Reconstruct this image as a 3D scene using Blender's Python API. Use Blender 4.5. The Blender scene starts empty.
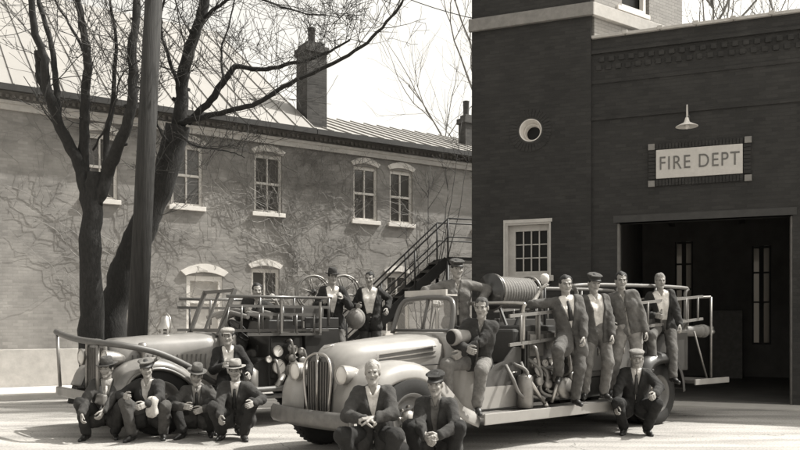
import bpy, math, random
import numpy as np
from mathutils import Vector, Matrix
random.seed(7)
C = bpy.context.scene
col = C.collection
# ------------------------------------------------------------------ camera
FPX, EYE, HOR = 800.0, 1.5, 325.0        # focal length in photo pixels, eye height, horizon row
cam_d = bpy.data.cameras.new('camera'); cam = bpy.data.objects.new('camera', cam_d); col.objects.link(cam)
cam.location = (0, 0, EYE); cam.rotation_euler = (math.radians(90), 0, 0)
cam_d.sensor_width = 36; cam_d.lens = 36*FPX/800; cam_d.shift_y = (HOR-225)/800
cam_d.clip_start = 0.05; cam_d.clip_end = 3000
C.camera = cam
# ------------------------------------------------------------------ sky, sun, exposure
SUN_EL, SUN_AZ = math.radians(53), math.radians(75.5)      # azimuth clockwise from +Y: sun on the right
w = bpy.data.worlds.new('World'); C.world = w; w.use_nodes = True
nt = w.node_tree; nt.nodes.clear()
sky = nt.nodes.new('ShaderNodeTexSky'); sky.sky_type = 'NISHITA'; sky.sun_disc = False
sky.sun_elevation = SUN_EL; sky.sun_rotation = SUN_AZ; sky.dust_density = 4.0; sky.air_density = 1.0; sky.ozone_density = 1.0
bw = nt.nodes.new('ShaderNodeHueSaturation'); bw.inputs['Saturation'].default_value = 0.0
tint = nt.nodes.new('ShaderNodeMix'); tint.data_type = 'RGBA'; tint.blend_type = 'MULTIPLY'; tint.inputs[0].default_value = 1
tint.inputs[7].default_value = (1.0, 0.97, 0.90, 1)
bg = nt.nodes.new('ShaderNodeBackground'); bg.inputs['Strength'].default_value = 0.125
out = nt.nodes.new('ShaderNodeOutputWorld')
nt.links.new(sky.outputs[0], bw.inputs['Color']); nt.links.new(bw.outputs[0], tint.inputs[6])
nt.links.new(tint.outputs[2], bg.inputs['Color']); nt.links.new(bg.outputs[0], out.inputs['Surface'])
sd = bpy.data.lights.new('sun', 'SUN'); sun = bpy.data.objects.new('sun', sd); col.objects.link(sun)
sd.energy = 3.2; sd.angle = math.radians(0.6); sd.color = (1.0, 0.975, 0.92)
sdir = Vector((math.sin(SUN_AZ)*math.cos(SUN_EL), math.cos(SUN_AZ)*math.cos(SUN_EL), math.sin(SUN_EL)))
sun.rotation_euler = sdir.to_track_quat('Z', 'Y').to_euler(); sun.location = (20, 0, 30)
C.view_settings.view_transform = 'Standard'; C.view_settings.look = 'None'
C.view_settings.exposure = 1.15; C.view_settings.gamma = 1.0; C.view_settings.use_curve_mapping = False

def S(px, py, Y):                      # a point seen at photo pixel px,py at distance Y
    return Vector(((px-400)/FPX*Y, Y, EYE-(py-HOR)/FPX*Y))

# ------------------------------------------------------------------ materials
def gv(v, warm=1.0):
    return (v, v*(1-0.045*warm), v*(1-0.105*warm), 1)
def mat(name, v, rough=0.7, var=0.25, scale=6.0, bump=0.0, metal=0.0, coat=0.0, warm=1.0, spots=None, stretch=None):
    m = bpy.data.materials.new(name); m.use_nodes = True
    n = m.node_tree; b = n.nodes['Principled BSDF']
    b.inputs['Roughness'].default_value = rough; b.inputs['Metallic'].default_value = metal
    if coat: b.inputs['Coat Weight'].default_value = coat; b.inputs['Coat Roughness'].default_value = 0.12
    tc = n.nodes.new('ShaderNodeTexCoord'); mp = n.nodes.new('ShaderNodeMapping')
    n.links.new(tc.outputs['Object'], mp.inputs[0])
    if stretch: mp.inputs['Scale'].default_value = stretch
    no = n.nodes.new('ShaderNodeTexNoise'); no.inputs['Scale'].default_value = scale; no.inputs['Detail'].default_value = 8
    no.inputs['Roughness'].default_value = 0.65
    n.links.new(mp.outputs[0], no.inputs['Vector'])
    rp = n.nodes.new('ShaderNodeValToRGB')
    rp.color_ramp.elements[0].position = 0.3; rp.color_ramp.elements[1].position = 0.7
    rp.color_ramp.elements[0].color = gv(v*(1-var), warm); rp.color_ramp.elements[1].color = gv(min(.9, v*(1+var)), warm)
    n.links.new(no.outputs['Fac'], rp.inputs[0])
    last = rp.outputs[0]
    if spots:
        n2 = n.nodes.new('ShaderNodeTexNoise'); n2.inputs['Scale'].default_value = spots[0]; n2.inputs['Detail'].default_value = 5
        n.links.new(tc.outputs['Object'], n2.inputs['Vector'])
        r2 = n.nodes.new('ShaderNodeValToRGB'); r2.color_ramp.elements[0].position = spots[1]; r2.color_ramp.elements[1].position = spots[1]+.12
        n.links.new(n2.outputs['Fac'], r2.inputs[0])
        mx = n.nodes.new('ShaderNodeMix'); mx.data_type = 'RGBA'; mx.inputs[7].default_value = gv(spots[2], warm)
        n.links.new(r2.outputs[0], mx.inputs[0]); n.links.new(last, mx.inputs[6]); last = mx.outputs[2]
    n.links.new(last, b.inputs['Base Color'])
    if bump:
        bp = n.nodes.new('ShaderNodeBump'); bp.inputs['Strength'].default_value = bump; bp.inputs['Distance'].default_value = 0.02
        n.links.new(no.outputs['Fac'], bp.inputs['Height']); n.links.new(bp.outputs[0], b.inputs['Normal'])
    return m
def brick_mat(name, v, mortar, bw_=0.21, rh=0.07, var=0.3, stain=0.35, warm=1.0, bump=.4):
    m = bpy.data.materials.new(name); m.use_nodes = True
    n = m.node_tree; b = n.nodes['Principled BSDF']; b.inputs['Roughness'].default_value = 0.85
    tc = n.nodes.new('ShaderNodeTexCoord'); sp = n.nodes.new('ShaderNodeSeparateXYZ'); ad = n.nodes.new('ShaderNodeMath'); cb = n.nodes.new('ShaderNodeCombineXYZ')
    n.links.new(tc.outputs['Object'], sp.inputs[0]); n.links.new(sp.outputs[0], ad.inputs[0]); n.links.new(sp.outputs[1], ad.inputs[1])
    n.links.new(ad.outputs[0], cb.inputs[0]); n.links.new(sp.outputs[2], cb.inputs[1])
    br = n.nodes.new('ShaderNodeTexBrick'); br.inputs['Scale'].default_value = 1; br.inputs['Brick Width'].default_value = bw_
    br.inputs['Row Height'].default_value = rh; br.inputs['Mortar Size'].default_value = 0.006; br.inputs['Mortar Smooth'].default_value = 0.3
    br.inputs['Color1'].default_value = gv(v*(1-var), warm); br.inputs['Color2'].default_value = gv(v*(1+var), warm); br.inputs['Mortar'].default_value = gv(mortar, warm)
    n.links.new(cb.outputs[0], br.inputs['Vector'])
    no = n.nodes.new('ShaderNodeTexNoise'); no.inputs['Scale'].default_value = 0.9; no.inputs['Detail'].default_value = 9; no.inputs['Roughness'].default_value = .7
    n.links.new(tc.outputs['Object'], no.inputs['Vector'])
    rp = n.nodes.new('ShaderNodeValToRGB'); rp.color_ramp.elements[0].position = .3; rp.color_ramp.elements[1].position = .7
    rp.color_ramp.elements[0].color = (1-stain,)*3+(1,); rp.color_ramp.elements[1].color = (1+stain*.5,)*3+(1,)
    n.links.new(no.outputs['Fac'], rp.inputs[0])
    mx = n.nodes.new('ShaderNodeMix'); mx.data_type = 'RGBA'; mx.blend_type = 'MULTIPLY'; mx.inputs[0].default_value = 1
    n.links.new(br.outputs['Color'], mx.inputs[6]); n.links.new(rp.outputs[0], mx.inputs[7]); n.links.new(mx.outputs[2], b.inputs['Base Color'])
    bp = n.nodes.new('ShaderNodeBump'); bp.inputs['Strength'].default_value = bump; bp.inputs['Distance'].default_value = 0.01
    n.links.new(br.outputs['Fac'], bp.inputs['Height']); bp.invert = True; n.links.new(bp.outputs[0], b.inputs['Normal'])
    return m
def glass_mat(name, v=0.02, rough=0.05, alpha=None):
    m = bpy.data.materials.new(name); m.use_nodes = True
    b = m.node_tree.nodes['Principled BSDF']; b.inputs['Base Color'].default_value = gv(v); b.inputs['Roughness'].default_value = rough
    if alpha is not None: b.inputs['Alpha'].default_value = alpha
    return m
M = {}
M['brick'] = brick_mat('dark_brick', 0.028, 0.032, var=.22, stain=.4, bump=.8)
M['brick_sunlit'] = brick_mat('sunlit_tower_brick', 0.3, 0.2, var=.1, stain=.15)  # lit copy of the front brick: sunlight on the tower side painted as paler colour
M['stucco'] = brick_mat('old_painted_brick', 0.275, 0.255, var=.12, stain=.36, bump=.25)
M['stone'] = mat('pale_stone', 0.42, .8, .15, 5, .2)
M['dull_stone'] = mat('dull_stone', 0.2, .8, .2, 8, .2)
M['sign'] = mat('sign_stone', 0.5, .8, .08, 12, .1)
M['letter'] = mat('sign_letter', 0.13, .8, .25, 20)
M['white'] = mat('old_white_paint', 0.68, .55, .1, 6)
M['offwhite'] = mat('dull_white_paint', 0.45, .6, .15, 6)
M['dark'] = mat('dark_paint', 0.03, .6, .3, 6)
M['room'] = mat('garage_plaster', 0.16, .9, .2, 2)
M['pane'] = glass_mat('window_glass', 0.012, .3); M['pane'].node_tree.nodes['Principled BSDF'].inputs['Specular IOR Level'].default_value = .15
M['curtain_pane'] = glass_mat('old_window_glass', 0.10, .12)
M['frost'] = glass_mat('frosted_glass', .8, .6)
def ground_mat():
    m = mat('worn_concrete', 0.40, .9, .12, .7, .15, spots=(2.3, .62, .31))
    n = m.node_tree; b = n.nodes['Principled BSDF']; src = b.inputs['Base Color'].links[0].from_socket
    tc = n.nodes.new('ShaderNodeTexCoord'); ns = n.nodes.new('ShaderNodeTexNoise'); ns.inputs['Scale'].default_value = 1.3; ns.inputs['Detail'].default_value = 6
    vm = n.nodes.new('ShaderNodeVectorMath'); vm.operation = 'ADD'; n.links.new(tc.outputs['Object'], ns.inputs['Vector']); n.links.new(tc.outputs['Object'], vm.inputs[0]); n.links.new(ns.outputs['Color'], vm.inputs[1])
    vo = n.nodes.new('ShaderNodeTexVoronoi'); vo.feature = 'DISTANCE_TO_EDGE'; vo.inputs['Scale'].default_value = .33; n.links.new(vm.outputs[0], vo.inputs['Vector'])
    lt_ = n.nodes.new('ShaderNodeMath'); lt_.operation = 'LESS_THAN'; lt_.inputs[1].default_value = .002; n.links.new(vo.outputs['Distance'], lt_.inputs[0])
    mx = n.nodes.new('ShaderNodeMix'); mx.data_type = 'RGBA'; mx.inputs[7].default_value = gv(.2); n.links.new(lt_.outputs[0], mx.inputs[0]); n.links.new(src, mx.inputs[6])
    wv = n.nodes.new('ShaderNodeTexNoise'); wv.inputs['Scale'].default_value = 1.0; wv.inputs['Detail'].default_value = 4; mp = n.nodes.new('ShaderNodeMapping'); mp.inputs['Scale'].default_value = (.4, 2.6, 1); mp.inputs['Rotation'].default_value = (0, 0, -.25)
    n.links.new(tc.outputs['Object'], mp.inputs[0]); n.links.new(mp.outputs[0], wv.inputs['Vector'])
    rp = n.nodes.new('ShaderNodeValToRGB'); rp.color_ramp.elements[0].position = .35; rp.color_ramp.elements[1].position = .6; rp.color_ramp.elements[0].color = (.62, .62, .62, 1); rp.color_ramp.elements[1].color = (1, 1, 1, 1)
    n.links.new(wv.outputs['Fac'], rp.inputs[0]); mu = n.nodes.new('ShaderNodeMix'); mu.data_type = 'RGBA'; mu.blend_type = 'MULTIPLY'; mu.inputs[0].default_value = 1
    n.links.new(mx.outputs[2], mu.inputs[6]); n.links.new(rp.outputs[0], mu.inputs[7])
    gr_ = n.nodes.new('ShaderNodeTexNoise'); gr_.inputs['Scale'].default_value = 38; gr_.inputs['Detail'].default_value = 4; n.links.new(tc.outputs['Object'], gr_.inputs['Vector'])
    r3 = n.nodes.new('ShaderNodeValToRGB'); r3.color_ramp.elements[0].position = .33; r3.color_ramp.elements[1].position = .55; r3.color_ramp.elements[0].color = (.6, .6, .6, 1); n.links.new(gr_.outputs['Fac'], r3.inputs[0])
    m3 = n.nodes.new('ShaderNodeMix'); m3.data_type = 'RGBA'; m3.blend_type = 'MULTIPLY'; m3.inputs[0].default_value = 1; n.links.new(mu.outputs[2], m3.inputs[6]); n.links.new(r3.outputs[0], m3.inputs[7])
    n.links.new(m3.outputs[2], b.inputs['Base Color'])
    return m
M['ground'] = ground_mat()
M['walk'] = mat('pavement_concrete', 0.5, .9, .1, 3, .15)
M['roof'] = mat('tin_roof', 0.25, .6, .08, 1.2, stretch=(1, .3, 1))
M['bark'] = mat('bark', 0.02, .95, .45, 7, 1.0, stretch=(4, 4, 1.3), spots=(9, .55, .015))
M['twig'] = mat('twig_bark', 0.05, .9, .3, 9)
M['vine'] = mat('bare_vine', 0.21, .95, .3, 9)
M['pole'] = mat('weathered_pole', 0.024, .9, .6, 3, .7, stretch=(9, 9, .6))
M['iron'] = mat('black_iron', 0.02, .55, .3, 8)
M['pale_truck'] = mat('pale_truck_enamel', 0.27, .38, .12, 3.5, coat=.35, spots=(1.7, .58, .25))
M['grey_truck'] = mat('grey_truck_enamel', 0.19, .4, .2, 3, coat=.25, spots=(2, .55, .10))
M['mid_truck'] = mat('mid_truck_enamel', 0.085, .35, .15, 3, coat=.4)
M['dark_truck'] = mat('dark_truck_enamel', 0.028, .35, .25, 3, coat=.5)
M['chrome'] = mat('chrome', .42, .32, .2, 9, metal=.85)
M['steel'] = mat('dull_steel', .24, .4, .2, 9, metal=.6)
M['alu'] = mat('ladder_varnish', .17, .5, .15, 12)
M['tyre'] = mat('tyre_rubber', .018, .85, .2, 14)
M['rubber_hose'] = mat('suction_hose_rubber', .16, .6, .15, 10)
M['hose'] = mat('canvas_hose', .15, .8, .2, 24)
M['seat'] = mat('seat_leather', .03, .5, .2, 8)
M['lens'] = mat('lamp_lens', .6, .15, .05, 8)
M['pane_clear'] = glass_mat('windscreen_glass', .8, .03, .18)
M['soil'] = mat('verge_soil', .16, .95, .35, 3, .4)

# ------------------------------------------------------------------ mesh building
class MB:
    def __init__(s): s.v = []; s.f = []; s.sm = []; s.mi = []
    def add(s, vs, fs, smooth=False, mi=0):
        o = len(s.v); s.v.extend([tuple(p) for p in vs])
        for f in fs: s.f.append(tuple(i+o for i in f)); s.sm.append(smooth); s.mi.append(mi)
    def box(s, x0, x1, y0, y1, z0, z1, mi=0):
        v = [(x, y, z) for z in (z0, z1) for y in (y0, y1) for x in (x0, x1)]
        s.add(v, [(0, 2, 3, 1), (4, 5, 7, 6), (0, 1, 5, 4), (2, 6, 7, 3), (0, 4, 6, 2), (1, 3, 7, 5)], mi=mi)
    def bar(s, a, b, w_, h_, up=(0, 0, 1), mi=0):
        a = Vector(a); b = Vector(b); d = (b-a).normalized(); up = Vector(up)
        if abs(d.dot(up)) > .99: up = Vector((1, 0, 0))
        r = d.cross(up).normalized()*w_/2; u = r.cross(d).normalized()*h_/2
        v = [p+sr*r+su*u for p in (a, b) for sr, su in ((-1, -1), (1, -1), (1, 1), (-1, 1))]
        s.add(v, [(0, 1, 2, 3), (7, 6, 5, 4), (0, 4, 5, 1), (1, 5, 6, 2), (2, 6, 7, 3), (3, 7, 4, 0)], mi=mi)
    def tube(s, pts, rad, n=8, cap=True, mi=0):
        pts = [Vector(p) for p in pts]
        if not hasattr(rad, '__len__'): rad = [rad]*len(pts)
        vs = []; fs = []; ref = None
        for i, p in enumerate(pts):
            d = (pts[min(i+1, len(pts)-1)]-pts[max(i-1, 0)])
            if d.length < 1e-9: d = Vector((0, 0, 1))
            d.normalize()
            if ref is None: ref = d.orthogonal().normalized()
            ref = ref-d*ref.dot(d)
            if ref.length < 1e-6: ref = d.orthogonal()
            ref.normalize(); bi = d.cross(ref)
            for k in range(n):
                a = 2*math.pi*k/n; vs.append(p+(ref*math.cos(a)+bi*math.sin(a))*rad[i])
        for i in range(len(pts)-1):
            for k in range(n):
                k2 = (k+1) % n; fs.append((i*n+k, i*n+k2, (i+1)*n+k2, (i+1)*n+k))
        s.add(vs, fs, True, mi)
        if cap:
            o = len(s.v)-len(vs)
            s.f.append(tuple(o+k for k in range(n))[::-1]); s.sm.append(False); s.mi.append(mi)
            s.f.append(tuple(o+(len(pts)-1)*n+k for k in range(n))); s.sm.append(False); s.mi.append(mi)
    def lathe(s, prof, o=(0, 0, 0), axis=(0, 0, 1), n=24, smooth=True, mi=0):   # prof: (radius, along)
        ax = Vector(axis).normalized(); r = ax.orthogonal().normalized(); b = ax.cross(r); o = Vector(o)
        vs = []; fs = []
        for (ra, al) in prof:
            for k in range(n):
                a = 2*math.pi*k/n; vs.append(o+ax*al+(r*math.cos(a)+b*math.sin(a))*max(ra, 1e-4))
        for i in range(len(prof)-1):
            for k in range(n):
                k2 = (k+1) % n; fs.append((i*n+k, i*n+k2, (i+1)*n+k2, (i+1)*n+k))
        s.add(vs, fs, smooth, mi)
    def loft(s, secs, closed=True, caps=True, smooth=True, mi=0):
        n = len(secs[0]); vs = [p for q in secs for p in q]; fs = []
        for i in range(len(secs)-1):
            for k in range(n if closed else n-1):
                k2 = (k+1) % n; fs.append((i*n+k, i*n+k2, (i+1)*n+k2, (i+1)*n+k))
        s.add(vs, fs, smooth, mi)
        if caps and closed:
            o = len(s.v)-len(vs); L = (len(secs)-1)*n
            s.f.append(tuple(o+k for k in range(n))[::-1]); s.sm.append(False); s.mi.append(mi)
            s.f.append(tuple(o+L+k for k in range(n))); s.sm.append(False); s.mi.append(mi)
    def prism(s, poly, y0, y1, mi=0, ax='xz'):
        n = len(poly)
        if ax == 'xz': f = lambda p, y: (p[0], y, p[1])
        else: f = lambda p, y: (p[0], p[1], y)
        vs = [f(p, y0) for p in poly]+[f(p, y1) for p in poly]
        s.add(vs, [tuple(range(n)), tuple(range(2*n-1, n-1, -1))]+[(k, n+k, n+(k+1) % n, (k+1) % n) for k in range(n)], mi=mi)
    def wall(s, x0, x1, z0, z1, th, holes, mi=0):      # sheet wall, front y=0, back y=th, rectangular holes
        xs = sorted({x0, x1, *[h[0] for h in holes], *[h[1] for h in holes]}); zs = sorted({z0, z1, *[h[2] for h in holes], *[h[3] for h in holes]})
        def solid(i, j):
            if i < 0 or j < 0 or i >= len(xs)-1 or j >= len(zs)-1: return False
            cx, cz = (xs[i]+xs[i+1])/2, (zs[j]+zs[j+1])/2
            return not any(h[0] < cx < h[1] and h[2] < cz < h[3] for h in holes)
        for i in range(len(xs)-1):
            for j in range(len(zs)-1):
                if not solid(i, j): continue
                a, b, c, d = xs[i], xs[i+1], zs[j], zs[j+1]
                s.add([(a, 0, c), (b, 0, c), (b, 0, d), (a, 0, d)], [(0, 1, 2, 3)], mi=mi)
                s.add([(a, th, c), (b, th, c), (b, th, d), (a, th, d)], [(3, 2, 1, 0)], mi=mi)
                if not solid(i-1, j): s.add([(a, 0, c), (a, 0, d), (a, th, d), (a, th, c)], [(0, 1, 2, 3)], mi=mi)
                if not solid(i+1, j): s.add([(b, 0, c), (b, 0, d), (b, th, d), (b, th, c)], [(3, 2, 1, 0)], mi=mi)
                if not solid(i, j-1): s.add([(a, 0, c), (b, 0, c), (b, th, c), (a, th, c)], [(3, 2, 1, 0)], mi=mi)
                if not solid(i, j+1): s.add([(a, 0, d), (b, 0, d), (b, th, d), (a, th, d)], [(0, 1, 2, 3)], mi=mi)
    def build(s, name, m, parent=None, loc=None, rotz=None, bevel=0, solid=0, sub=0, label=None):
        me = bpy.data.meshes.new(name); me.from_pydata(s.v, [], s.f); me.update()
        for x in (m if isinstance(m, (list, tuple)) else [m]): me.materials.append(x)
        me.polygons.foreach_set('use_smooth', s.sm); me.polygons.foreach_set('material_index', s.mi)
        o = bpy.data.objects.new(name, me); col.objects.link(o)
        if parent: o.parent = parent
        if loc is not None: o.location = loc
        if rotz is not None: o.rotation_euler = (0, 0, rotz)
        if solid: md = o.modifiers.new('solid', 'SOLIDIFY'); md.thickness = solid; md.offset = 0
        if bevel: md = o.modifiers.new('bevel', 'BEVEL'); md.width = bevel; md.segments = 2; md.limit_method = 'ANGLE'
        if sub: md = o.modifiers.new('sub', 'SUBSURF'); md.levels = sub; md.render_levels = sub
        if label: o['label'] = label
        return o
def tag(o, label, cat, group=None):
    o['label'] = label; o['category'] = cat
    if group: o['group'] = group
    return o
def thing(name, label, cat, loc=(0, 0, 0), rotz=0, group=None):
    o = bpy.data.objects.new(name, None); col.objects.link(o); o.location = loc; o.rotation_euler = (0, 0, rotz)
    o.empty_display_size = .3
    return tag(o, label, cat, group)
def structure(o): o['kind'] = 'structure'; return o
def spline(pts, k=6):                       # Catmull-Rom through points
    P = [Vector(p) for p in pts]; P = [P[0]*2-P[1]]+P+[P[-1]*2-P[-2]]; r = []
    for i in range(1, len(P)-2):
        for j in range(k):
            t = j/k; a, b, c, d = P[i-1:i+3]
            r.append(0.5*((2*b)+(c-a)*t+(2*a-5*b+4*c-d)*t*t+(3*b-a-3*c+d)*t**3))
    r.append(P[-2]); return r
def lerpr(r0, r1, n): return [r0+(r1-r0)*i/(n-1) for i in range(n)]

# ================================================================== THE GROUND
g = MB(); N = 2
g.add([(-1500, -300, 0), (1500, -300, 0), (1500, 2500, 0), (-1500, 2500, 0)], [(0, 1, 2, 3)])
structure(g.build('ground', M['ground']))

# ================================================================== FIRE STATION
FR = math.atan2(-.370, .929)
st = thing('fire_station', 'dark brick fire station with square tower, round window and wide open garage doorway', 'fire station', (5.77, 15.4, 0), FR)
TX0, TX1 = -4.53, -2.05
PH = 7.26
# front wall of the engine bay
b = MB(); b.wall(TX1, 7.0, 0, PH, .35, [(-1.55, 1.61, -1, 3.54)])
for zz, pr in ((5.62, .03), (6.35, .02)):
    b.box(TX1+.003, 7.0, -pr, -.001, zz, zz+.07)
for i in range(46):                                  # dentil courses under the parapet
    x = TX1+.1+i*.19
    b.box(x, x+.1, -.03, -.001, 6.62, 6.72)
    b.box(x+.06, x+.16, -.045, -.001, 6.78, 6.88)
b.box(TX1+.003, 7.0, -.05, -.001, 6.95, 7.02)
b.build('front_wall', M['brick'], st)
c = MB()
for i in range(14):
    x0 = TX1+.01+i*.66; c.box(x0, x0+.645, -.07, .42, PH, PH+.06)
    c.box(x0+.6, x0+.70, -.09, .44, PH+.012, PH+.085) if i < 13 else None
c.build('parapet_coping', M['stone'], st, bevel=.008)
# steel lintel and jambs of the doorway
l = MB(); l.box(-1.62, 1.68, -.015, .2, 3.54, 3.68); l.build('door_lintel', M['dark'], st)
for x in (-1.56, 1.585):
    jb = MB(); jb.box(x, x+.05, .05, .33, 0, 3.53); jb.build('door_jamb', M['dull_stone'], st)
# room behind
r = MB(); D = 8.5
r.box(TX1-.0, TX1+.25, .36, D, 0, PH-.3); r.build('side_wall', M['brick'], st)
r = MB(); r.box(6.75, 7.0, .36, D, 0, PH-.3); r.build('side_wall', M['brick'], st)
r = MB(); r.box(TX1+.252, TX1+.27, .41, D-.01, .02, 4.59); r.build('inner_lining', M['room'], st)
HW = [(-.86, -.36, 1.5, 3.95), (1.22, 1.72, .95, 3.75)]
r = MB(); r.wall(TX1, 7.0, 0, PH-.3, .3, HW); o = r.build('rear_wall', M['room'], st, loc=(0, D, 0))
r = MB(); r.box(TX1+.26, 6.74, .36, D-.01, 4.6, 4.8); r.build('ceiling', M['room'], st)
r = MB(); r.box(TX1+.26, 6.74, .36, D-.01, .004, .02); r.build('bay_floor', mat('oily_concrete', .12, .6, .3, 1.5), st)
r = MB(); r.box(TX1, 7.0, .36, D+.3, PH-.3, PH-.12); r.build('roof', M['dark'], st)
r = MB(); r.box(-1.78, -1.62, .36, .4, 0, 4.6); r.box(1.7, 6.7, .36, .4, 0, 4.6); r.box(-1.62,1.7,.36,.4,3.7,4.6)
r.build('inner_lining', M['room'], st)
k = MB(); k.box(.1, .95, 7.6, 8.3, .02, 1.9); k.build('cupboard', M['dull_stone'], st, bevel=.01)
k = MB(); k.box(2.6, 4.6, 7.4, 8.2, .85, .92)
for xx in (2.65, 4.5): k.box(xx, xx+.07, 7.5, 8.1, .02, .85)
k.build('workbench', M['dull_stone'], st)
for xx in (-1.0, .9, 2.8): 
    k = MB(); k.box(xx, xx+.14, .42, D-.02, 4.4, 4.59); k.build('ceiling_beam', M['dull_stone'], st)
for hx0, hx1, hz0, hz1 in HW:
    f = MB(); f.box(hx0, hx0+.05, D-.02, D+.08, hz0, hz1); f.box(hx1-.05, hx1, D-.02, D+.08, hz0, hz1); cx = (hx0+hx1)/2
    f.box(cx-.06, cx+.06, D-.02, D+.08, hz0, hz1)
    for zz in (hz0, hz0+(hz1-hz0)*.42, hz0+(hz1-hz0)*.72, hz1-.06): f.box(hx0+.05, hx1-.05, D-.01, D+.06, zz, zz+.05)
    fo = f.build('rear_window', M['dark'], st)
    p = MB(); p.box(hx0+.01, hx1-.01, D+.1, D+.11, hz0+.01, hz1-.01)
    mt = M.get('translucent')
    if mt is None:
        mt = bpy.data.materials.new('translucent_pane'); mt.use_nodes = True; n = mt.node_tree
        tr = n.nodes.new('ShaderNodeBsdfTranslucent'); tr.inputs[0].default_value = gv(.17)
        n.links.new(tr.outputs[0], n.nodes['Material Output'].inputs['Surface']); M['translucent'] = mt
    p.build('pane', mt, fo)
# tower: front face plus two oblique sides
WX0, WX1, WZ0, WZ1 = -3.80, -2.86, 2.42, 3.62
RX, RZ, RR = -3.28, 5.53, .235
TH = 12.5
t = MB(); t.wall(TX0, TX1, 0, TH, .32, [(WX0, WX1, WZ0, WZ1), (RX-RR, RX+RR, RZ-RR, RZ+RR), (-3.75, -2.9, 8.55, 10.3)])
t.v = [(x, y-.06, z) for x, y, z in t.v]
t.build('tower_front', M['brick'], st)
# side direction in local frame of the station
wd = Vector((.816, .578, 0)); cr, sr_ = math.cos(-FR), math.sin(-FR)
ld = Vector((wd.x*cr-wd.y*sr_, wd.x*sr_+wd.y*cr, 0)).normalized(); DT = 2.9
sa = math.atan2(ld.y, ld.x)
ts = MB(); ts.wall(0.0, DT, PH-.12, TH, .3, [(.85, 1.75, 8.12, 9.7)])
ts.build('tower_side', M['brick_sunlit'], st, loc=(TX1+ld.x*.1, -.06+ld.y*.1, 0), rotz=sa)
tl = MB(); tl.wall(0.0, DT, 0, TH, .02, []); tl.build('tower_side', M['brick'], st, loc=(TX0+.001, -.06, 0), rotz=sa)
tb = MB(); tb.box(TX0, TX1, 0, .2, PH-.12, TH); tb.build('tower_back', M['brick'], st, loc=tuple(ld*DT+Vector((0, -.06, 0))))
tb = MB(); tb.box(TX0+ld.x*DT+.03, TX1+.02, ld.y*DT-.26, ld.y*DT-.06, 0, PH-.13); tb.build('tower_back', M['brick'], st)
tr_ = MB(); q = [(TX0, -.06), (TX1, -.06), (TX1+ld.x*DT, -.06+ld.y*DT), (TX0+ld.x*DT, -.06+ld.y*DT)]
tr_.prism(q, TH, TH+.15, ax='xy'); tr_.build('tower_roof', M['dark'], st)
# stone belt round the tower
lg = MB(); lg.box(TX0-.06, TX1+.06, -.15, -.061, 7.72, 7.98); lg.build('stone_belt', M['dull_stone'], st, bevel=.01)  # same belt in darker stone: shade of the front put into its colour
lg = MB(); lg.box(-.02, DT, -.09, -.001, 7.72, 7.98); lg.build('stone_belt', M['stone'], st, loc=(TX1, -.06, 0), rotz=sa, bevel=.01)  # paler stone here paints the sunlight on this side of the belt
wf = MB(); wf.box(.85, .93, .02, .12, 8.12, 9.7); wf.box(1.67, 1.75, .02, .12, 8.12, 9.7); wf.box(.93, 1.67, .02, .12, 8.12, 8.2); wf.box(.93, 1.67, .02, .12, 8.85, 8.92); wf.box(.78, 1.82, -.05, .1, 8.03, 8.118)
f_ = wf.build('side_window', M['white'], st, loc=(TX1, -.06, 0), rotz=sa)
p = MB(); p.box(.86, 1.74, .14, .15, 8.13, 9.69); p.build('pane', M['pane'], f_)
wf = MB(); wf.box(-3.75, -3.68, 0, .1, 8.55, 10.3); wf.box(-2.97, -2.9, 0, .1, 8.55, 10.3); wf.box(-3.36, -3.29, 0, .1, 8.55, 10.3); wf.box(-3.8, -2.85, -.12, .1, 8.45, 8.549)
f_ = wf.build('upper_window', M['offwhite'], st); p = MB(); p.box(-3.74, -2.91, .12, .13, 8.56, 10.29); p.build('pane', M['pane'], f_)
# ground floor tower window with deep pale reveal
wf = MB()
wf.box(WX0, WX0+.035, -.06, .17, WZ0, WZ1); wf.box(WX1-.035, WX1, -.06, .17, WZ0, WZ1); wf.box(WX0+.035, WX1-.035, -.06, .17, WZ1-.04, WZ1)
wf.box(WX0-.05, WX0-.001, -.085, -.061, WZ0, WZ1); wf.box(WX0-.05, WX1+.03, -.085, -.061, WZ1, WZ1+.07)
wf.box(WX0+.036, WX0+.17, .08, .15, WZ0+.1, WZ1-.04); wf.box(WX1-.1, WX1-.036, .08, .15, WZ0+.1, WZ1-.04); wf.box(WX0+.17, WX1-.1, .08, .15, WZ1-.16, WZ1-.04); wf.box(WX0+.17, WX1-.1, .08, .15, WZ0+.1, WZ0+.2)
f_ = wf.build('window_frame', M['offwhite'], st)
sl = MB(); sl.box(WX0-.06, WX1+.06, -.14, .14, WZ0-.02, WZ0+.099); sl.build('sill', M['stone'], f_, bevel=.008)
mu = MB()
for i in (1, 2, 3):
    x = WX0+.17+(WX1-WX0-.27)*i/4; mu.box(x-.011, x+.011, .09, .13, WZ0+.2, WZ1-.16)
for i in (1, 2):
    z = WZ0+.2+(WZ1-WZ0-.36)*i/3; mu.box(WX0+.17, WX1-.1, .095, .125, z-.011, z+.011)
mu.build('muntin', M['offwhite'], f_)
p = MB(); p.box(WX0+.16, WX1-.09, .135, .14, WZ0+.19, WZ1-.15); p.build('pane', M['pane'], f_)
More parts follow.
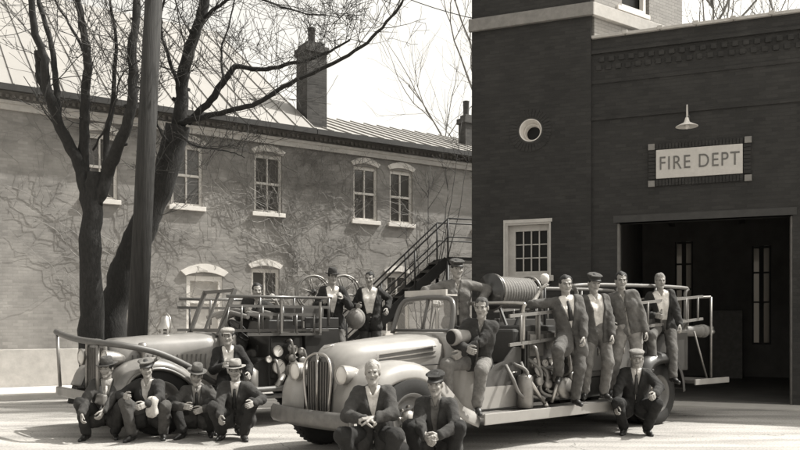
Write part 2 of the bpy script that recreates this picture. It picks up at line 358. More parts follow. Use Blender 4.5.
# round window
rw = MB()
rw.lathe([(RR, .008), (RR-.012, .012), (RR-.02, -.01), (RR-.035, -.2), (RR-.055, -.205), (RR-.06, -.18), (RR-.075, -.18), (RR-.08, -.34), (RR-.1, -.35)], (RX, -.062, RZ), (0, -1, 0), 40)
rf = rw.build('round_window', M['white'], st)
ra = MB(); n_ = 34
for i in range(n_):
    a0 = 2*math.pi*i/n_; a1 = 2*math.pi*(i+.88)/n_; r0, r1 = RR+.036, RR+.21
    ra.prism([(RX+r*math.cos(a), RZ+r*math.sin(a)) for r, a in ((r0, a0), (r1, a0), (r1, a1), (r0, a1))], -.078, -.061)
ra.build('brick_ring', M['brick'], rf)
ra = MB(); ra.lathe([(RR+.0, .004), (RR+.215, .004)], (RX, -.062, RZ), (0, -1, 0), 48); ra.build('mortar_ring', mat('ring_mortar', .045, .9), rf)
p = MB(); p.lathe([(0, -.345), (RR-.09, -.345)], (RX, -.062, RZ), (0, -1, 0), 32); p.build('pane', M['pane'], rf)
# FIRE DEPT sign: stone panel in a brick border with corner blocks
sg = thing('station_sign', 'pale stone panel reading FIRE DEPT in a dark brick border above the garage doorway', 'sign', (5.77, 15.4, 0), FR)
p = MB(); p.box(-.80, .76, -.055, -.002, 4.36, 4.92); p.build('sign_panel', M['sign'], sg, bevel=.006)
bd = MB()
for i in range(26):
    x = -.81+i*.0608; bd.box(x, x+.052, -.04, -.002, 4.935, 5.04); bd.box(x, x+.052, -.04, -.002, 4.22, 4.345)
for i in range(8):
    z = 4.36+i*.071; bd.box(-.94, -.815, -.04, -.002, z, z+.062); bd.box(.775, .90, -.04, -.002, z, z+.062)
bd.build('brick_border', M['brick'], sg)
cb = MB()
for x in (-.95, .79):
    for z in (4.21, 4.93): cb.box(x, x+.125, -.05, -.002, z, z+.12)
cb.build('corner_block', M['dull_stone'], sg, bevel=.005)
def letters(txt, size, x, y, z, parent, m, name='lettering', ext=.006, rx=90, rz=0, spacing=1.0, sx=1):
    cu = bpy.data.curves.new(name, 'FONT'); cu.body = txt; cu.size = size; cu.extrude = ext; cu.align_x = 'CENTER'; cu.align_y = 'CENTER'; cu.space_character = spacing
    tmp = bpy.data.objects.new('tmp', cu); col.objects.link(tmp); bpy.context.view_layer.update()
    me = bpy.data.meshes.new_from_object(tmp.evaluated_get(bpy.context.evaluated_depsgraph_get())); col.objects.unlink(tmp); bpy.data.objects.remove(tmp)
    me.materials.clear(); me.materials.append(m)
    o = bpy.data.objects.new(name, me); col.objects.link(o); o.parent = parent; o.location = (x, y, z)
    o.rotation_euler = (math.radians(rx), 0, math.radians(rz)); o.scale = (sx, 1, 1); return o
letters('FIRE DEPT', .37, -.02, -.058, 4.64, sg, M['letter'], spacing=1.15, sx=.78)
# wall lamp on gooseneck
lp = thing('wall_lamp', 'small gooseneck lamp with flat pale shade above the FIRE DEPT sign', 'lamp', (5.77, 15.4, 0), FR)
a = MB(); a.tube(spline([(-.22, 0, 5.52), (-.22, -.12, 5.66), (-.22, -.3, 5.68), (-.22, -.38, 5.56), (-.22, -.38, 5.32)], 5), .014, 8); a.build('arm', M['offwhite'], lp)
a = MB(); a.lathe([(.03, 5.42), (.045, 5.36), (.06, 5.33), (.2, 5.26), (.205, 5.25), (.19, 5.25), (.05, 5.29)], (-.22, -.38, 0), (0, 0, 1), 28); a.build('lamp_shade', M['white'], lp)
a = MB(); a.lathe([(0, 5.2), (.03, 5.21), (.038, 5.24), (.03, 5.29)], (-.22, -.38, 0)); a.build('bulb', M['lens'], lp)
a = MB(); a.lathe([(0, 0), (.05, 0), (.05, -.02), (0, -.02)], (-.22, -.001, 5.52), (0, 1, 0), 16); a.build('wall_plate', M['dark'], lp)
# apron in front of the bay
ap = MB(); ap.box(-5.2, 7.2, -.9, -.002, -.05, .02); structure(ap.build('pavement', M['walk'], None, loc=(5.77, 15.4, 0), rotz=FR))

# ================================================================== OLD BRICK BUILDING
OR = math.atan2(.539, .842)
ob = thing('old_house', 'long two storey painted brick building with arched white window heads and pale metal roof', 'building', (-3.60, 21.31, 0), OR)
EZ = 6.88
upw = [-4.2, -2.1, 0.1, 3.1, 4.32]; loww = [0.02, 4.2]
holes = [(x-.40, x+.40, 4.5, 6.05) for x in upw]+[(x-.4, x+.4, 1.25, 3.0) for x in loww]+[(-2.12, -1.18, .1, 2.75), (-7.6, -6.8, 4.5, 6.05), (-10.6, -9.8, 4.5, 6.05), (7.0, 7.8, 4.5, 6.05)]
b = MB(); b.wall(-16, 12, 0, EZ, .4, holes); b.build('front_wall', M['stucco'], ob)
b = MB(); b.box(-16, -15.6, .41, 9, 0, EZ); b.box(11.6, 12, .41, 9, 0, EZ); b.box(-16, 12, 9, 9.3, 0, EZ); b.build('rear_wall', M['stucco'], ob)
b = MB(); b.box(-16, 12.02, -.05, -.002, 0, .95); b.build('foundation', M['stone'], ob, bevel=.01)
b = MB(); b.box(-16, 12.02, -.07, -.002, 6.33, 6.46); b.box(-16, 12.02, -.11, -.002, 6.461, 6.53); b.build('cornice_band', M['offwhite'], ob)
b = MB()
for i in range(200):
    x = -15.9+i*.14; b.box(x, x+.07, -.06, -.002, 6.6, 6.68)
b.build('dentil_course', M['stucco'], ob)
RP = math.tan(math.radians(33)); RQ = math.tan(math.radians(20))
b = MB(); XS = 1.35                                     # the higher left part ends at XS
b = MB()
def slab(mb, x0, x1, run, pitch, z=EZ):
    a = [(-.3, z-.05), (run, z-.05+(run+.3)*pitch), (run, z-.15+(run+.3)*pitch), (-.3, z-.15)]
    mb.add([(x, p[0], p[1]) for x in (x0, x1) for p in a], [(0, 1, 2, 3), (7, 6, 5, 4), (0, 4, 5, 1), (1, 5, 6, 2), (2, 6, 7, 3), (3, 7, 4, 0)])
    nrib = int((x1-x0)/.52)
    for i in range(nrib+1):
        x = x0+.02+i*(x1-x0-.04)/nrib
        mb.bar((x, -.3, z-.035), (x, run, z-.035+(run+.3)*pitch), .028, .045)
slab(b, -16.2, XS, 7.5, RP); slab(b, XS+.01, 12.2, 4.6, RQ)
b.build('roof', M['roof'], ob)
b = MB(); b.box(-16.2, XS-.01, -.42, -.3, EZ-.2, EZ-.06); b.box(XS+.01, 12.2, -.42, -.3, EZ-.2, EZ-.06); b.build('gutter', M['dark'], ob)
b = MB(); b.prism([(0, EZ-.2), (7.4, EZ-.2), (7.4, EZ+7.4*RP)], XS-.25, XS-.02); b.v = [(y, x, z) for x, y, z in b.v]
b.build('gable_wall', M['stucco'], ob)
def chim(x, y, zt, w_, d_, z0=EZ+.2):
    k = MB(); k.box(x-w_/2, x+w_/2, y-d_/2, y+d_/2, z0, zt-.3); k.box(x-w_/2-.05, x+w_/2+.05, y-d_/2-.05, y+d_/2+.05, zt-.3, zt-.12); k.box(x-w_/2+.04, x+w_/2-.04, y-d_/2+.04, y+d_/2-.04, zt-.12, zt)
    ch = k.build('chimney', M['chim'], ob); k = MB(); k.lathe([(.1, zt), (.11, zt+.45), (.13, zt+.48), (.09, zt+.5)], (x, y, 0), (0, 0, 1), 12); k.build('chimney_pot', M['chim'], ch)
M['chim'] = brick_mat('chimney_brick', .06, .05, stain=.3)
chim(1.75, .75, 9.5, .62, .7); chim(8.4, 2.2, 8.75, .36, .4)
arc = lambda xc, hw, z0, rise, n=10: [(xc-hw+2*hw*i/n, z0+rise*(1-((2*i/n)-1)**2)) for i in range(n+1)]
def sash(x, hw, z0, z1, name='window'):
    f = MB(); f.box(x-hw, x-hw+.07, .06, .16, z0, z1); f.box(x+hw-.07, x+hw, .06, .16, z0, z1); f.box(x-hw+.07, x+hw-.07, .06, .16, z1-.1, z1); f.box(x-hw+.07, x+hw-.07, .06, .16, z0, z0+.07)
    zm = (z0+z1)/2; f.box(x-hw+.07, x+hw-.07, .05, .15, zm-.03, zm+.03); f.box(x-.018, x+.018, .07, .15, z0+.07, zm-.03); f.box(x-.018, x+.018, .07, .15, zm+.03, z1-.1)
    w_ = f.build(name, M['white'], ob)
    up = arc(x, hw+.09, z1+.10, .15); lo = arc(x, hw+.01, z1-.0, .08)
    h = MB(); h.prism(lo+up[::-1], -.035, .05); h.build('arched_head', M['white'], w_)
    h = MB(); h.box(x-hw-.07, x+hw+.07, -.08, .08, z0-.11, z0-.002); h.build('sill', M['white'], w_, bevel=.006)
    h = MB(); h.box(x-hw+.06, x+hw-.06, .12, .13, z0+.06, z1-.09); h.build('pane', M['curtain_pane'], w_)
for h in holes:
    if h[2] == .1: continue
    sash((h[0]+h[1])/2, .40, h[2], h[3])
x = -1.65; d_ = MB(); d_.box(x-.47, x-.37, .02, .16, .1, 2.75); d_.box(x+.37, x+.47, .02, .16, .1, 2.75); d_.box(x-.37, x+.37, .02, .16, 2.62, 2.75); d_.box(x-.37, x+.37, .02, .16, 2.05, 2.15)
dd = d_.build('door', M['white'], ob); h = MB(); h.prism(arc(x, .5, 2.75, .1)+arc(x, .62, 2.86, .2)[::-1], -.06, .05); h.build('arched_head', M['white'], dd)
h = MB(); h.box(x-.37, x+.37, .12, .14, .1, 2.62); h.build('door_panel', M['offwhite'], dd)
wk = MB(); wk.box(-16, 12, -2.2, -.06, -.05, .1); structure(wk.build('pavement', M['walk'], None, loc=(-3.60, 21.31, 0), rotz=OR, bevel=.015))
# back stair between the two buildings
sr = thing('outside_stair', 'dark outside stair with pipe handrail climbing to a landing beside the tower', 'stair', (0, 0, 0))
LZ = 3.15; A = Vector((1.15, 19.3, LZ)); dn = Vector((-.86, -.22, 0)); perp = Vector((.25, -.97, 0)).normalized()
ns = 15
for sft in (0, .85):
    b = MB(); b.bar(A-perp*sft+Vector((0, 0, -.1)), A-perp*sft+dn*3.3/.888+Vector((0, 0, -LZ+.1)), .05, .24); b.build('stringer', M['iron'], sr)
b = MB()
for i in range(ns):
    q = A+dn/.888*(3.3*(i+.5)/ns); z = LZ-.02-LZ*(i+.5)/ns
    b.bar(Vector((q.x, q.y, z)), Vector((q.x, q.y, z))-perp*.85, .27, .04)
    b.bar(Vector((q.x+.11, q.y+.03, z-.1)), Vector((q.x+.11, q.y+.03, z-.1))-perp*.85, .02, .17)
b.build('tread', M['dark'], sr)
b = MB(); b.bar(A-perp*.42-Vector((0, 0, .05)), A-perp*.42+Vector((2.6, .9, -.05)), .95, .08); b.build('landing', M['dark'], sr)
for sft in (-.02, .87):
    b = MB(); o_ = -perp*sft
    top = A+o_+Vector((0, 0, .92)); bot = A+o_+dn*3.3/.888+Vector((0, 0, -LZ+.92))
    b.tube([bot, top, top+Vector((2.4, .8, 0))], .022, 8); b.tube([bot-Vector((0, 0, .45)), top-Vector((0, 0, .45)), top+Vector((2.4, .8, -.45))], .018, 8)
    for k in range(5):
        q = top.lerp(bot, k/4); b.tube([q, q-Vector((0, 0, .95))], .022, 8)
    b.tube([top+Vector((1.2, .4, 0)), top+Vector((1.2, .4, -.95))], .02, 8)
    b.build('handrail', M['iron'], sr)
for q in (A, A-perp*.85):
    b = MB(); b.tube([q-Vector((0, 0, .1)), Vector((q.x, q.y, 0))], .045, 8); b.build('post', M['iron'], sr)

# ================================================================== POLE, WIRES
pb = S(137, 335, 14.3); pt = S(154, -8, 14.3); dz = (pt-pb).normalized()
pole_o = pb-dz*(pb.z/dz.z); pole = thing('utility_pole', 'weathered round utility pole standing between the two bare trunks', 'utility pole', tuple(pole_o))
b = MB(); b.tube([dz*0-Vector((0, 0, .2)), dz*4, dz*9.6], [.185, .165, .14], 14); b.build('shaft', M['pole'], pole)
b = MB(); tp = dz*9.1; b.bar(tp+Vector((-1.1, -.18, 0)), tp+Vector((1.1, -.18, 0)), .1, .12); b.build('crossarm', M['pole'], pole)
b = MB()
for x in (-.95, -.4, .4, .95): b.lathe([(.03, .06), (.04, .1), (.03, .13), (.045, .16), (.0, .2)], tuple(tp+Vector((x, -.18, 0))), (0, 0, 1), 10)
b.build('insulator', M['dull_stone'], pole)
W0 = pole_o+tp
def wire(a, b_, sag, label):
    k = MB(); a = Vector(a); b_ = Vector(b_); k.tube([a.lerp(b_, i/16)-Vector((0, 0, sag*4*(i/16)*(1-i/16))) for i in range(17)], .009, 5); tag(k.build('overhead_wire', M['iron']), label, 'wire', 'overhead wires')
tw = Vector((1.62, 17.0, 8.0))
wire(W0+Vector((.95, -.18, .2)), tw, .35, 'overhead wire running from the pole to just under the tower belt')
wire(W0+Vector((.4, -.18, .2)), tw+Vector((0, 0, 1.1)), .3, 'higher overhead wire running from the pole to the tower above the belt')
# ================================================================== TREES
rt = random.Random(21)
def twigs(mb, p, d, L, r, depth, up=.15, spread=.75, nmin=3):
    """a bare branch that forks into finer and finer twigs"""
    pts = [Vector(p)]; d = Vector(d).normalized(); n = 5
    for i in range(n):
        d = (d+Vector((rt.uniform(-1, 1), rt.uniform(-1, 1), rt.uniform(-1, 1)))*.22+Vector((0, 0, up*.25))).normalized()
        pts.append(pts[-1]+d*L/n)
    mb.tube(pts, lerpr(r, max(r*.45, .004), n+1), 5 if r > .02 else 3, cap=False)
    if depth == 0: return
    for k in range(rt.randint(nmin, nmin+2)):
        i = rt.randint(1, n); q = pts[i]
        side = Vector((rt.uniform(-1, 1), rt.uniform(-1, 1), rt.uniform(-.5, 1))).normalized()
        dd = ((pts[i]-pts[i-1]).normalized()*(1-spread*.55)+side*spread).normalized()
        twigs(mb, q, dd, L*rt.uniform(.45, .75), max(r*.5, .0045), depth-1, up, spread, nmin)
def limb(mb, tw, pts, r0, r1, n=12, spawn=0, L=1.2, depth=2, start=.3):
    sp = spline(pts, 6); f_ = .94 if n >= 16 else .66; rr = [x*f_ for x in lerpr(r0, r1, len(sp))]; wob = Vector((0, 0, 0))
    for i in range(1, len(sp)-1):
        wob = wob*.6+Vector((rt.uniform(-1, 1), rt.uniform(-1, 1), rt.uniform(-1, 1)))*max(rr[i], .05)*(.10 if n >= 16 else .36 if rr[i] < .09 else .2); sp[i] = sp[i]+wob
    spawn = int(spawn*1.25)
    mb.tube(sp, [x*rt.uniform(.93, 1.08) for x in rr], n)
    for k in range(spawn//3):        # knots and stubs
        i = rt.randint(2, len(sp)-2); a_ = Vector((rt.uniform(-1, 1), rt.uniform(-1, 1), rt.uniform(-.2, .6))).normalized(); mb.tube([sp[i], sp[i]+a_*rr[i]*1.5], [rr[i]*.55, rr[i]*.25], 6)
    for k in range(spawn):
        i = rt.randint(int(len(sp)*start), len(sp)-1)
        side = Vector((rt.uniform(-1, 1), rt.uniform(-.7, .7), rt.uniform(-.4, 1))).normalized()
        ax = (sp[i]-sp[i-1]).normalized()
        twigs(tw, sp[i], (ax*.4+side).normalized(), L*rt.uniform(.5, 1.1), max(.009, rr[i]*.16), depth)
def P(px, py, Y): return S(px, py, Y)
# tree on the left with three upright limbs
Y = 15.6
base = P(92, 400, Y); base.z = 0
t1 = thing('bare_tree', 'bare tree with thick trunk parting into three upright limbs, left of the utility pole', 'tree', tuple(base))
def rel(pts, o): return [p-o for p in pts]
tr = MB(); tw = MB()
limb(tr, tw, rel([base-Vector((0, 0, .2)), P(92, 330, Y), P(91, 250, Y), P(93, 200, Y), P(95, 172, Y)], base), .28, .15, 16)
tr.tube([Vector((0, 0, -.2)), Vector((0, 0, .1)), Vector((0, 0, .5))], [.5, .42, .31], 14)
lb = MB()
limb(lb, tw, rel([P(90, 215, Y), P(82, 172, Y), P(60, 128, Y-.3), P(50, 95, Y-.5), P(45, 60, Y-.6), P(33, 20, Y-.8), P(28, -30, Y-1)], base), .2, .07, 12, 7, 1.3)
limb(lb, tw, rel([P(62, 130, Y-.3), P(52, 108, Y-.1), P(41, 80, Y), P(38, 52, Y)], base), .13, .11, 10, 3, .8)
limb(lb, tw, rel([P(57, 118, Y-.4), P(56, 80, Y-.2), P(50, 40, Y), P(40, 5, Y+.1), P(36, -40, Y)], base), .10, .05, 9, 6, 1.2)
limb(lb, tw, rel([P(92, 210, Y), P(85, 160, Y), P(84, 110, Y-.2), P(87, 60, Y-.3), P(80, 20, Y-.3), P(74, -30, Y-.4)], base), .17, .08, 12, 9, 1.4)
limb(lb, tw, rel([P(88, 62, Y-.3), P(76, 35, Y), P(62, 12, Y+.2), P(50, -10, Y)], base), .05, .02, 8, 5, 1)
limb(lb, tw, rel([P(96, 205, Y), P(108, 172, Y), P(124, 130, Y-.4), P(130, 100, Y-.5), P(132, 60, Y-.5), P(136, 0, Y-.4), P(134, -50, Y)], base), .2, .09, 12, 10, 1.3)
limb(lb, tw, rel([P(105, 180, Y), P(107, 140, Y+.3), P(113, 95, Y+.4), P(116, 50, Y+.3), P(110, 0, Y)], base), .11, .035, 9, 9, 1.2)
limb(lb, tw, rel([P(93, 150, Y), P(110, 118, Y-.5), P(120, 80, Y-.6), P(140, 60, Y-.8)], base), .035, .012, 6, 8, .9)
tr.build('trunk', M['bark'], t1); lb.build('limb', M['bark'], t1); tw.build('twigs', M['twig'], t1)
# leaning tree right of the pole with the long side branches
Y = 16.6
base = P(112, 396, Y); base.z = 0
t2 = thing('bare_tree', 'leaning bare tree behind the utility pole with long branch reaching toward the chimney', 'tree', tuple(base))
tr = MB(); tw = MB(); lb = MB()
limb(tr, tw, rel([base-Vector((0, 0, .2)), P(113, 320, Y), P(128, 262, Y), P(146, 218, Y), P(163, 180, Y), P(178, 125, Y)], base), .34, .25, 16)
tr.tube([Vector((0, 0, -.2)), Vector((0, 0, .1)), Vector((.0, 0, .5))], [.5, .42, .32], 14)
limb(lb, tw, rel([P(176, 135, Y), P(181, 95, Y), P(188, 55, Y), P(202, 12, Y), P(215, -40, Y)], base), .23, .13, 14, 12, 1.5)
limb(lb, tw, rel([P(174, 128, Y), P(196, 118, Y-.3), P(225, 112, Y-.6), P(258, 103, Y-1), P(290, 83, Y-1.2), P(335, 62, Y-1.4), P(372, 38, Y-1.6), P(398, 8, Y-1.7), P(410, -15, Y-1.8)], base), .1, .025, 10, 20, 1.5, 2, .15)
limb(lb, tw, rel([P(188, 122, Y), P(210, 100, Y-.2), P(225, 78, Y-.3), P(237, 66, Y-.3), P(262, 70, Y-.3), P(290, 64, Y-.5), P(320, 56, Y-.6), P(350, 40, Y-.7)], base), .12, .03, 10, 16, 1.3, 2)
limb(lb, tw, rel([P(213, 98, Y-.2), P(222, 80, Y), P(221, 50, Y), P(232, 15, Y), P(238, -30, Y)], base), .045, .02, 8, 9, 1.2)
limb(lb, tw, rel([P(176, 130, Y), P(190, 142, Y-.3), P(205, 148, Y-.4), P(225, 150, Y-.5), P(245, 158, Y-.6)], base), .045, .012, 8, 8, .8)
limb(lb, tw, rel([P(180, 95, Y), P(170, 60, Y-.4), P(160, 30, Y-.6), P(165, -10, Y-.8)], base), .07, .03, 8, 10, 1.2)
limb(lb, tw, rel([P(172, 150, Y), P(160, 130, Y-.6), P(150, 100, Y-1), P(158, 60, Y-1.1)], base), .05, .015, 8, 9, 1.0)
limb(lb, tw, rel([P(170, 165, Y), P(158, 160, Y-.6), P(152, 185, Y-.9), P(160, 215, Y-.9)], base), .03, .01, 6, 6, .7)
limb(lb, tw, rel([P(200, 20, Y), P(240, -5, Y-.4), P(290, 10, Y-.8), P(340, 18, Y-1)], base), .06, .01, 8, 16, 1.3)
tr.build('trunk', M['bark'], t2); lb.build('limb', M['bark'], t2); tw.build('twigs', M['twig'], t2)
M['hazed_bark'] = mat('hazed_bark', .16, .9, .3, 4)  # distance haze put into the colour: lighter than the bark of the near trees
def far_tree(px, Yd, h, label, seed, lean=0, gp='bare trees beyond the roofs', dens=9):
    global rt; rt = random.Random(seed)
    X = (px-400)/FPX*Yd; t = thing('distant_tree', label, 'tree', (X, Yd, 0), 0, gp)
    a = MB(); c = MB()
    pts = [Vector((0, 0, 0)), Vector((lean*.3, 0, h*.35)), Vector((lean*.8, .2, h*.7)), Vector((lean, 0, h))]
    limb(a, c, pts, h*.011, h*.003, 8)
    sp = spline(pts, 6)
    for k in range(dens):
        i = rt.randint(7, len(sp)-1); an = rt.uniform(0, 6.28)
        twigs(c, sp[i], (math.cos(an)*.7, math.sin(an)*.7, 1), h*.3*rt.uniform(.7, 1.2), h*.0035, 3, .25, .6)
    a.build('trunk', M['hazed_bark'], t); c.build('branches', M['hazed_bark'], t)
far_tree(455, 40, 15.5, 'bare tree showing above the old roof just left of the tower', 3, 1.0)
far_tree(735, 36, 17.5, 'bare tree showing over the parapet, left of two at the far right', 5, -1)
far_tree(792, 39, 18.2, 'bare tree showing over the parapet at the far right corner', 9, 1.2)
# young sapling by the stair
rt = random.Random(33)
sp_ = thing('sapling', 'thin many stemmed bare shrub against the wall behind the outside stair', 'shrub', (.6, 20.6, 0))
a = MB()
for (qx, top) in ((462, 120), (430, 165), (415, 205), (448, 190), (470, 150), (405, 225)):
    e = S(qx, top, 21.3)-Vector((.6, 20.6, 0))
    limb(a, a, [Vector((0, 0, 0)), Vector((e.x*.25, .1, e.z*.3)), Vector((e.x*.7, .3, e.z*.68)), e], .03, .008, 6, 5, .8, 1)
a.build('stems', M['twig'], sp_)
# vines clinging to the old wall
rt = random.Random(44)
vn = thing('climbing_vine', 'tangle of bare climbing vine spreading over the old painted wall up to its cornice', 'vine', (-3.60, 21.31, 0), OR)
a = MB()
def vine(x, z, ang, L, r, depth):
    p = Vector((x, -.03, z)); pts = [p]; n = max(4, int(L/.16))
    for i in range(n):
        ang += rt.gauss(0, .30); ang += (math.pi/2-ang)*.06
        q = pts[-1]+Vector((math.cos(ang), 0, math.sin(ang)))*.16; q.y = -.03-rt.uniform(0, .05)
        if q.z > 6.85 or q.z < .1: break
        pts.append(q)
        if depth and rt.random() < .5: vine(q.x, q.z, ang+rt.choice((-1, 1))*rt.uniform(.5, 1.5), L*rt.uniform(.3, .55), r*.6, depth-1)
    if len(pts) > 2: a.tube(pts, lerpr(r, r*.4, len(pts)), 3, cap=False)
for x0 in (-3.3, .9, 1.9, 2.5): vine(x0, .1, math.pi/2+rt.uniform(-.3, .3), 6.5, .016, 2)
for k in range(75):
    vine(rt.gauss(1.0, 1.3), rt.uniform(4.2, 6.5), rt.uniform(0, 3.1), 1.4, .007, 2)
for k in range(16):
    vine(rt.uniform(-6, -1), rt.uniform(3.5, 6.5), rt.uniform(0, 3.1), 1.2, .007, 1)
for k in range(70):
    vine(rt.uniform(-5, 3), rt.uniform(5.9, 6.75), rt.uniform(-.5, 3.6), .8, .008, 1)
a.build('stems', M['vine'], vn)
# ================================================================== FIRE TRUCKS (local x = rearwards, -y = side facing the camera)
M['body_truck'] = mat('body_truck_enamel', .06, .35, .2, 3, coat=.4)
TR = math.atan2(.643, .766)
def q(u, v, z): return (u, -v, z)
def TW(o, u, v):                                   # truck coordinates to the world
    return Vector((o[0]+.766*u+.643*v, o[1]+.643*u-.766*v, 0))
def wheel(truck, u, v, r=.46, w_=.24, dual=False, side=1, steel='mid_truck'):
    t = MB(); h = w_/2
    prof = [(r*.56, -h*.8), (r*.7, -h), (r*.9, -h*.96), (r*.985, -h*.7), (r, -h*.3), (r, h*.3), (r*.985, h*.7), (r*.9, h*.96), (r*.7, h), (r*.56, h*.8)]
    t.lathe(prof, q(u, v, r), (0, 1, 0), 40)
    if dual: t.lathe(prof, q(u, v-.27*side, r), (0, 1, 0), 40)
    for k in range(44):                            # tread lugs
        a = 2*math.pi*k/44; c = Vector((u+math.cos(a)*r, -v, r+math.sin(a)*r)); d = Vector((-math.sin(a), 0, math.cos(a)))
        t.bar(c-Vector((0, h*.62, 0)), c+Vector((0, h*.62, 0)), .022, .018, up=(math.cos(a), 0, math.sin(a)))
    wo = t.build('wheel', M['tyre'], truck)
    k = MB(); s_ = side
    k.lathe([(.02, -h*.1*s_), (r*.3, -h*.1*s_), (r*.34, h*.0), (r*.42, -h*.2*s_), (r*.5, -h*.55*s_), (r*.57, -h*.9*s_), (r*.6, -h*.86*s_)], q(u, v, r), (0, 1, 0), 36)
    ro = k.build('rim', M[steel], wo)
    k = MB(); k.lathe([(0, -h*.75*s_), (r*.10, -h*.72*s_), (r*.17, -h*.5*s_), (r*.2, -h*.1*s_)], q(u, v, r), (0, 1, 0), 24)
    for j in range(8):
        a = 2*math.pi*j/8; k.lathe([(0, -h*.35*s_), (.016, -h*.34*s_), (.018, -h*.1*s_)], q(u+math.cos(a)*r*.27, v, r+math.sin(a)*r*.27), (0, 1, 0), 8)
    k.build('hub', M['chrome'], wo)
def fender(truck, prof, v0, v1, m, cen, name='fender', drop=.2):
    """arched mudguard: sheet following prof (u,z) with a rolled outer skirt toward the wheel centre"""
    secs = []; s_ = 1 if v1 > v0 else -1
    sp = spline([(p[0], 0, p[1]) for p in prof], 5)
    for i, p in enumerate(sp):
        n = (sp[min(i+1, len(sp)-1)]-sp[max(0, i-1)]).normalized(); nd = Vector((n.z, 0, -n.x))      # inward normal
        if nd.dot(Vector((cen[0], 0, cen[1]))-p) < 0: nd = -nd
        row = []
        for (fv, dn) in ((v0, .0), (v0+(v1-v0)*.45, -.025), (v1-.13*s_, -.012), (v1-.05*s_, .02), (v1-.01*s_, .075), (v1, .14), (v1, drop)):
            pp = p+nd*dn; row.append((pp.x, -fv, pp.z))
        secs.append(row)
    k = MB(); k.loft(secs, closed=False, caps=False); return k.build(name, m, truck, solid=.012)
def lamp(truck, u, v, z, r=.12, name='headlight', m='pale_truck'):
    k = MB(); k.lathe([(r, 0), (r*1.02, .03), (r*.95, .1), (r*.7, .2), (r*.35, .27), (0, .29)], q(u, v, z), (1, 0, 0), 28); o = k.build(name, M[m], truck)
    k = MB(); k.lathe([(0, -.03), (r*.5, -.025), (r*.9, -.005), (r*.93, .0)], q(u, v, z), (1, 0, 0), 28); k.build('lens', M['lens'], o)
    k = MB(); k.lathe([(r*.92, -.008), (r*1.04, -.012), (r*1.06, .01), (r, .02)], q(u, v, z), (1, 0, 0), 28); k.build('trim_ring', M['chrome'], o); return o
def ladder(parent, a, b_, width_dir, w_, name='ladder', m='alu', nr=12):
    k = MB(); a = Vector(a); b_ = Vector(b_); wv = Vector(width_dir)*w_
    for s_ in (0, 1): k.bar(a+wv*s_, b_+wv*s_, .028, .042)
    for i in range(nr):
        c = a.lerp(b_, (i+.6)/nr); k.tube([c, c+wv], .017, 7)
    return k.build(name, M[m], parent)
def gauge(truck, u, v, z, r=.07):
    k = MB(); k.lathe([(r, 0), (r*1.06, -.03), (r*.95, -.045), (r*.9, -.035)], q(u, v, z), (0, 1, 0), 22); o = k.build('gauge', M['chrome'], truck)
    k = MB(); k.lathe([(0, -.034), (r*.9, -.034)], q(u, v, z), (0, 1, 0), 22); f = k.build('dial', M['white'], o)
    k = MB(); k.bar(q(u, v+.037, z), q(u+r*.5, v+.037, z+r*.5), .006, .003); k.build('needle', M['iron'], f)
def valve(truck, u, v, z, s_=1.0):
    k = MB(); k.lathe([(.05, 0), (.05, -.08), (.062, -.09), (.062, -.14), (.045, -.15), (.0, -.15)], q(u, v, z), (0, 1, 0), 16)
    k.tube([q(u, v+.05, z+.02), q(u, v+.1, z+.13)], .012, 6); k.lathe([(.0, 0), (.07, .005), (.075, .015), (.0, .02)], q(u, v+.1, z+.13), (0, -1, .4), 16)
    for a in (0, 2.1, 4.2): k.tube([q(u+.06*math.cos(a), v+.12, z+.06*math.sin(a)), q(u+.09*math.cos(a), v+.12, z+.09*math.sin(a))], .01, 5)
    k.build('valve', M['steel'], truck)
def ring_reel(truck, u, v, z, r, w_, ax, name='hose_reel', hosed=True):
    o = None; k = MB(); A = Vector(ax).normalized(); c = Vector(q(u, v, z))
    for s_ in (-1, 1):
        cc = c+A*s_*w_/2; ref = A.orthogonal().normalized(); b_ = A.cross(ref)
        k.tube([cc+(ref*math.cos(t)+b_*math.sin(t))*r for t in [2*math.pi*i/32 for i in range(33)]], .018, 7)
        for j in range(6):
            t = math.pi*2*j/6; k.tube([cc, cc+(ref*math.cos(t)+b_*math.sin(t))*r], .011, 5)
    o = k.build(name, M['steel'], truck)
    k = MB()
    if hosed:
        prof = [(.05, -w_/2)]; n = 13
        for i in range(n*4+1):
            x = -w_/2+.02+(w_-.04)*i/(n*4); prof.append((r*.84+.018*abs(math.sin(math.pi*i/4)), x))
        prof += [(.05, w_/2)]; k.lathe(prof, tuple(c), tuple(A), 32); k.build('wound_hose', M['hose'], o)
    else:
        k.lathe([(.02, -w_/2-.05), (.06, -w_/2), (.06, w_/2), (.02, w_/2+.05)], tuple(c), tuple(A), 14); k.build('drum', M['dark_truck'], o)
    return o
def hood(truck, u0, u1, hw0, hw1, zt0, zt1, zb, m, nose=.0, name='hood', square=.22):
    secs = []
    N = 9
    for i in range(N):
        f = i/(N-1); u = u0+(u1-u0)*f; e = min(1, (f/.13)) ** .5 if nose else 1
        hw = (hw0+(hw1-hw0)*f**.8)*(1-(1-e)*.22*nose); zt = zt0+(zt1-zt0)*f**.8-(1-e)*nose*.2
        row = [q(u, hw*.97, zb)]
        for j in range(9):
            a = math.pi*j/8; cx, sz = math.cos(a), math.sin(a)
            row.append(q(u, hw*(abs(cx)**.55)*(1 if cx > 0 else -1), zt-.26+.26*(abs(sz)**.75)))
        row.append(q(u, -hw*.97, zb)); secs.append(row)
    k = MB(); k.loft(secs, closed=True, caps=True); return k.build(name, m, truck)

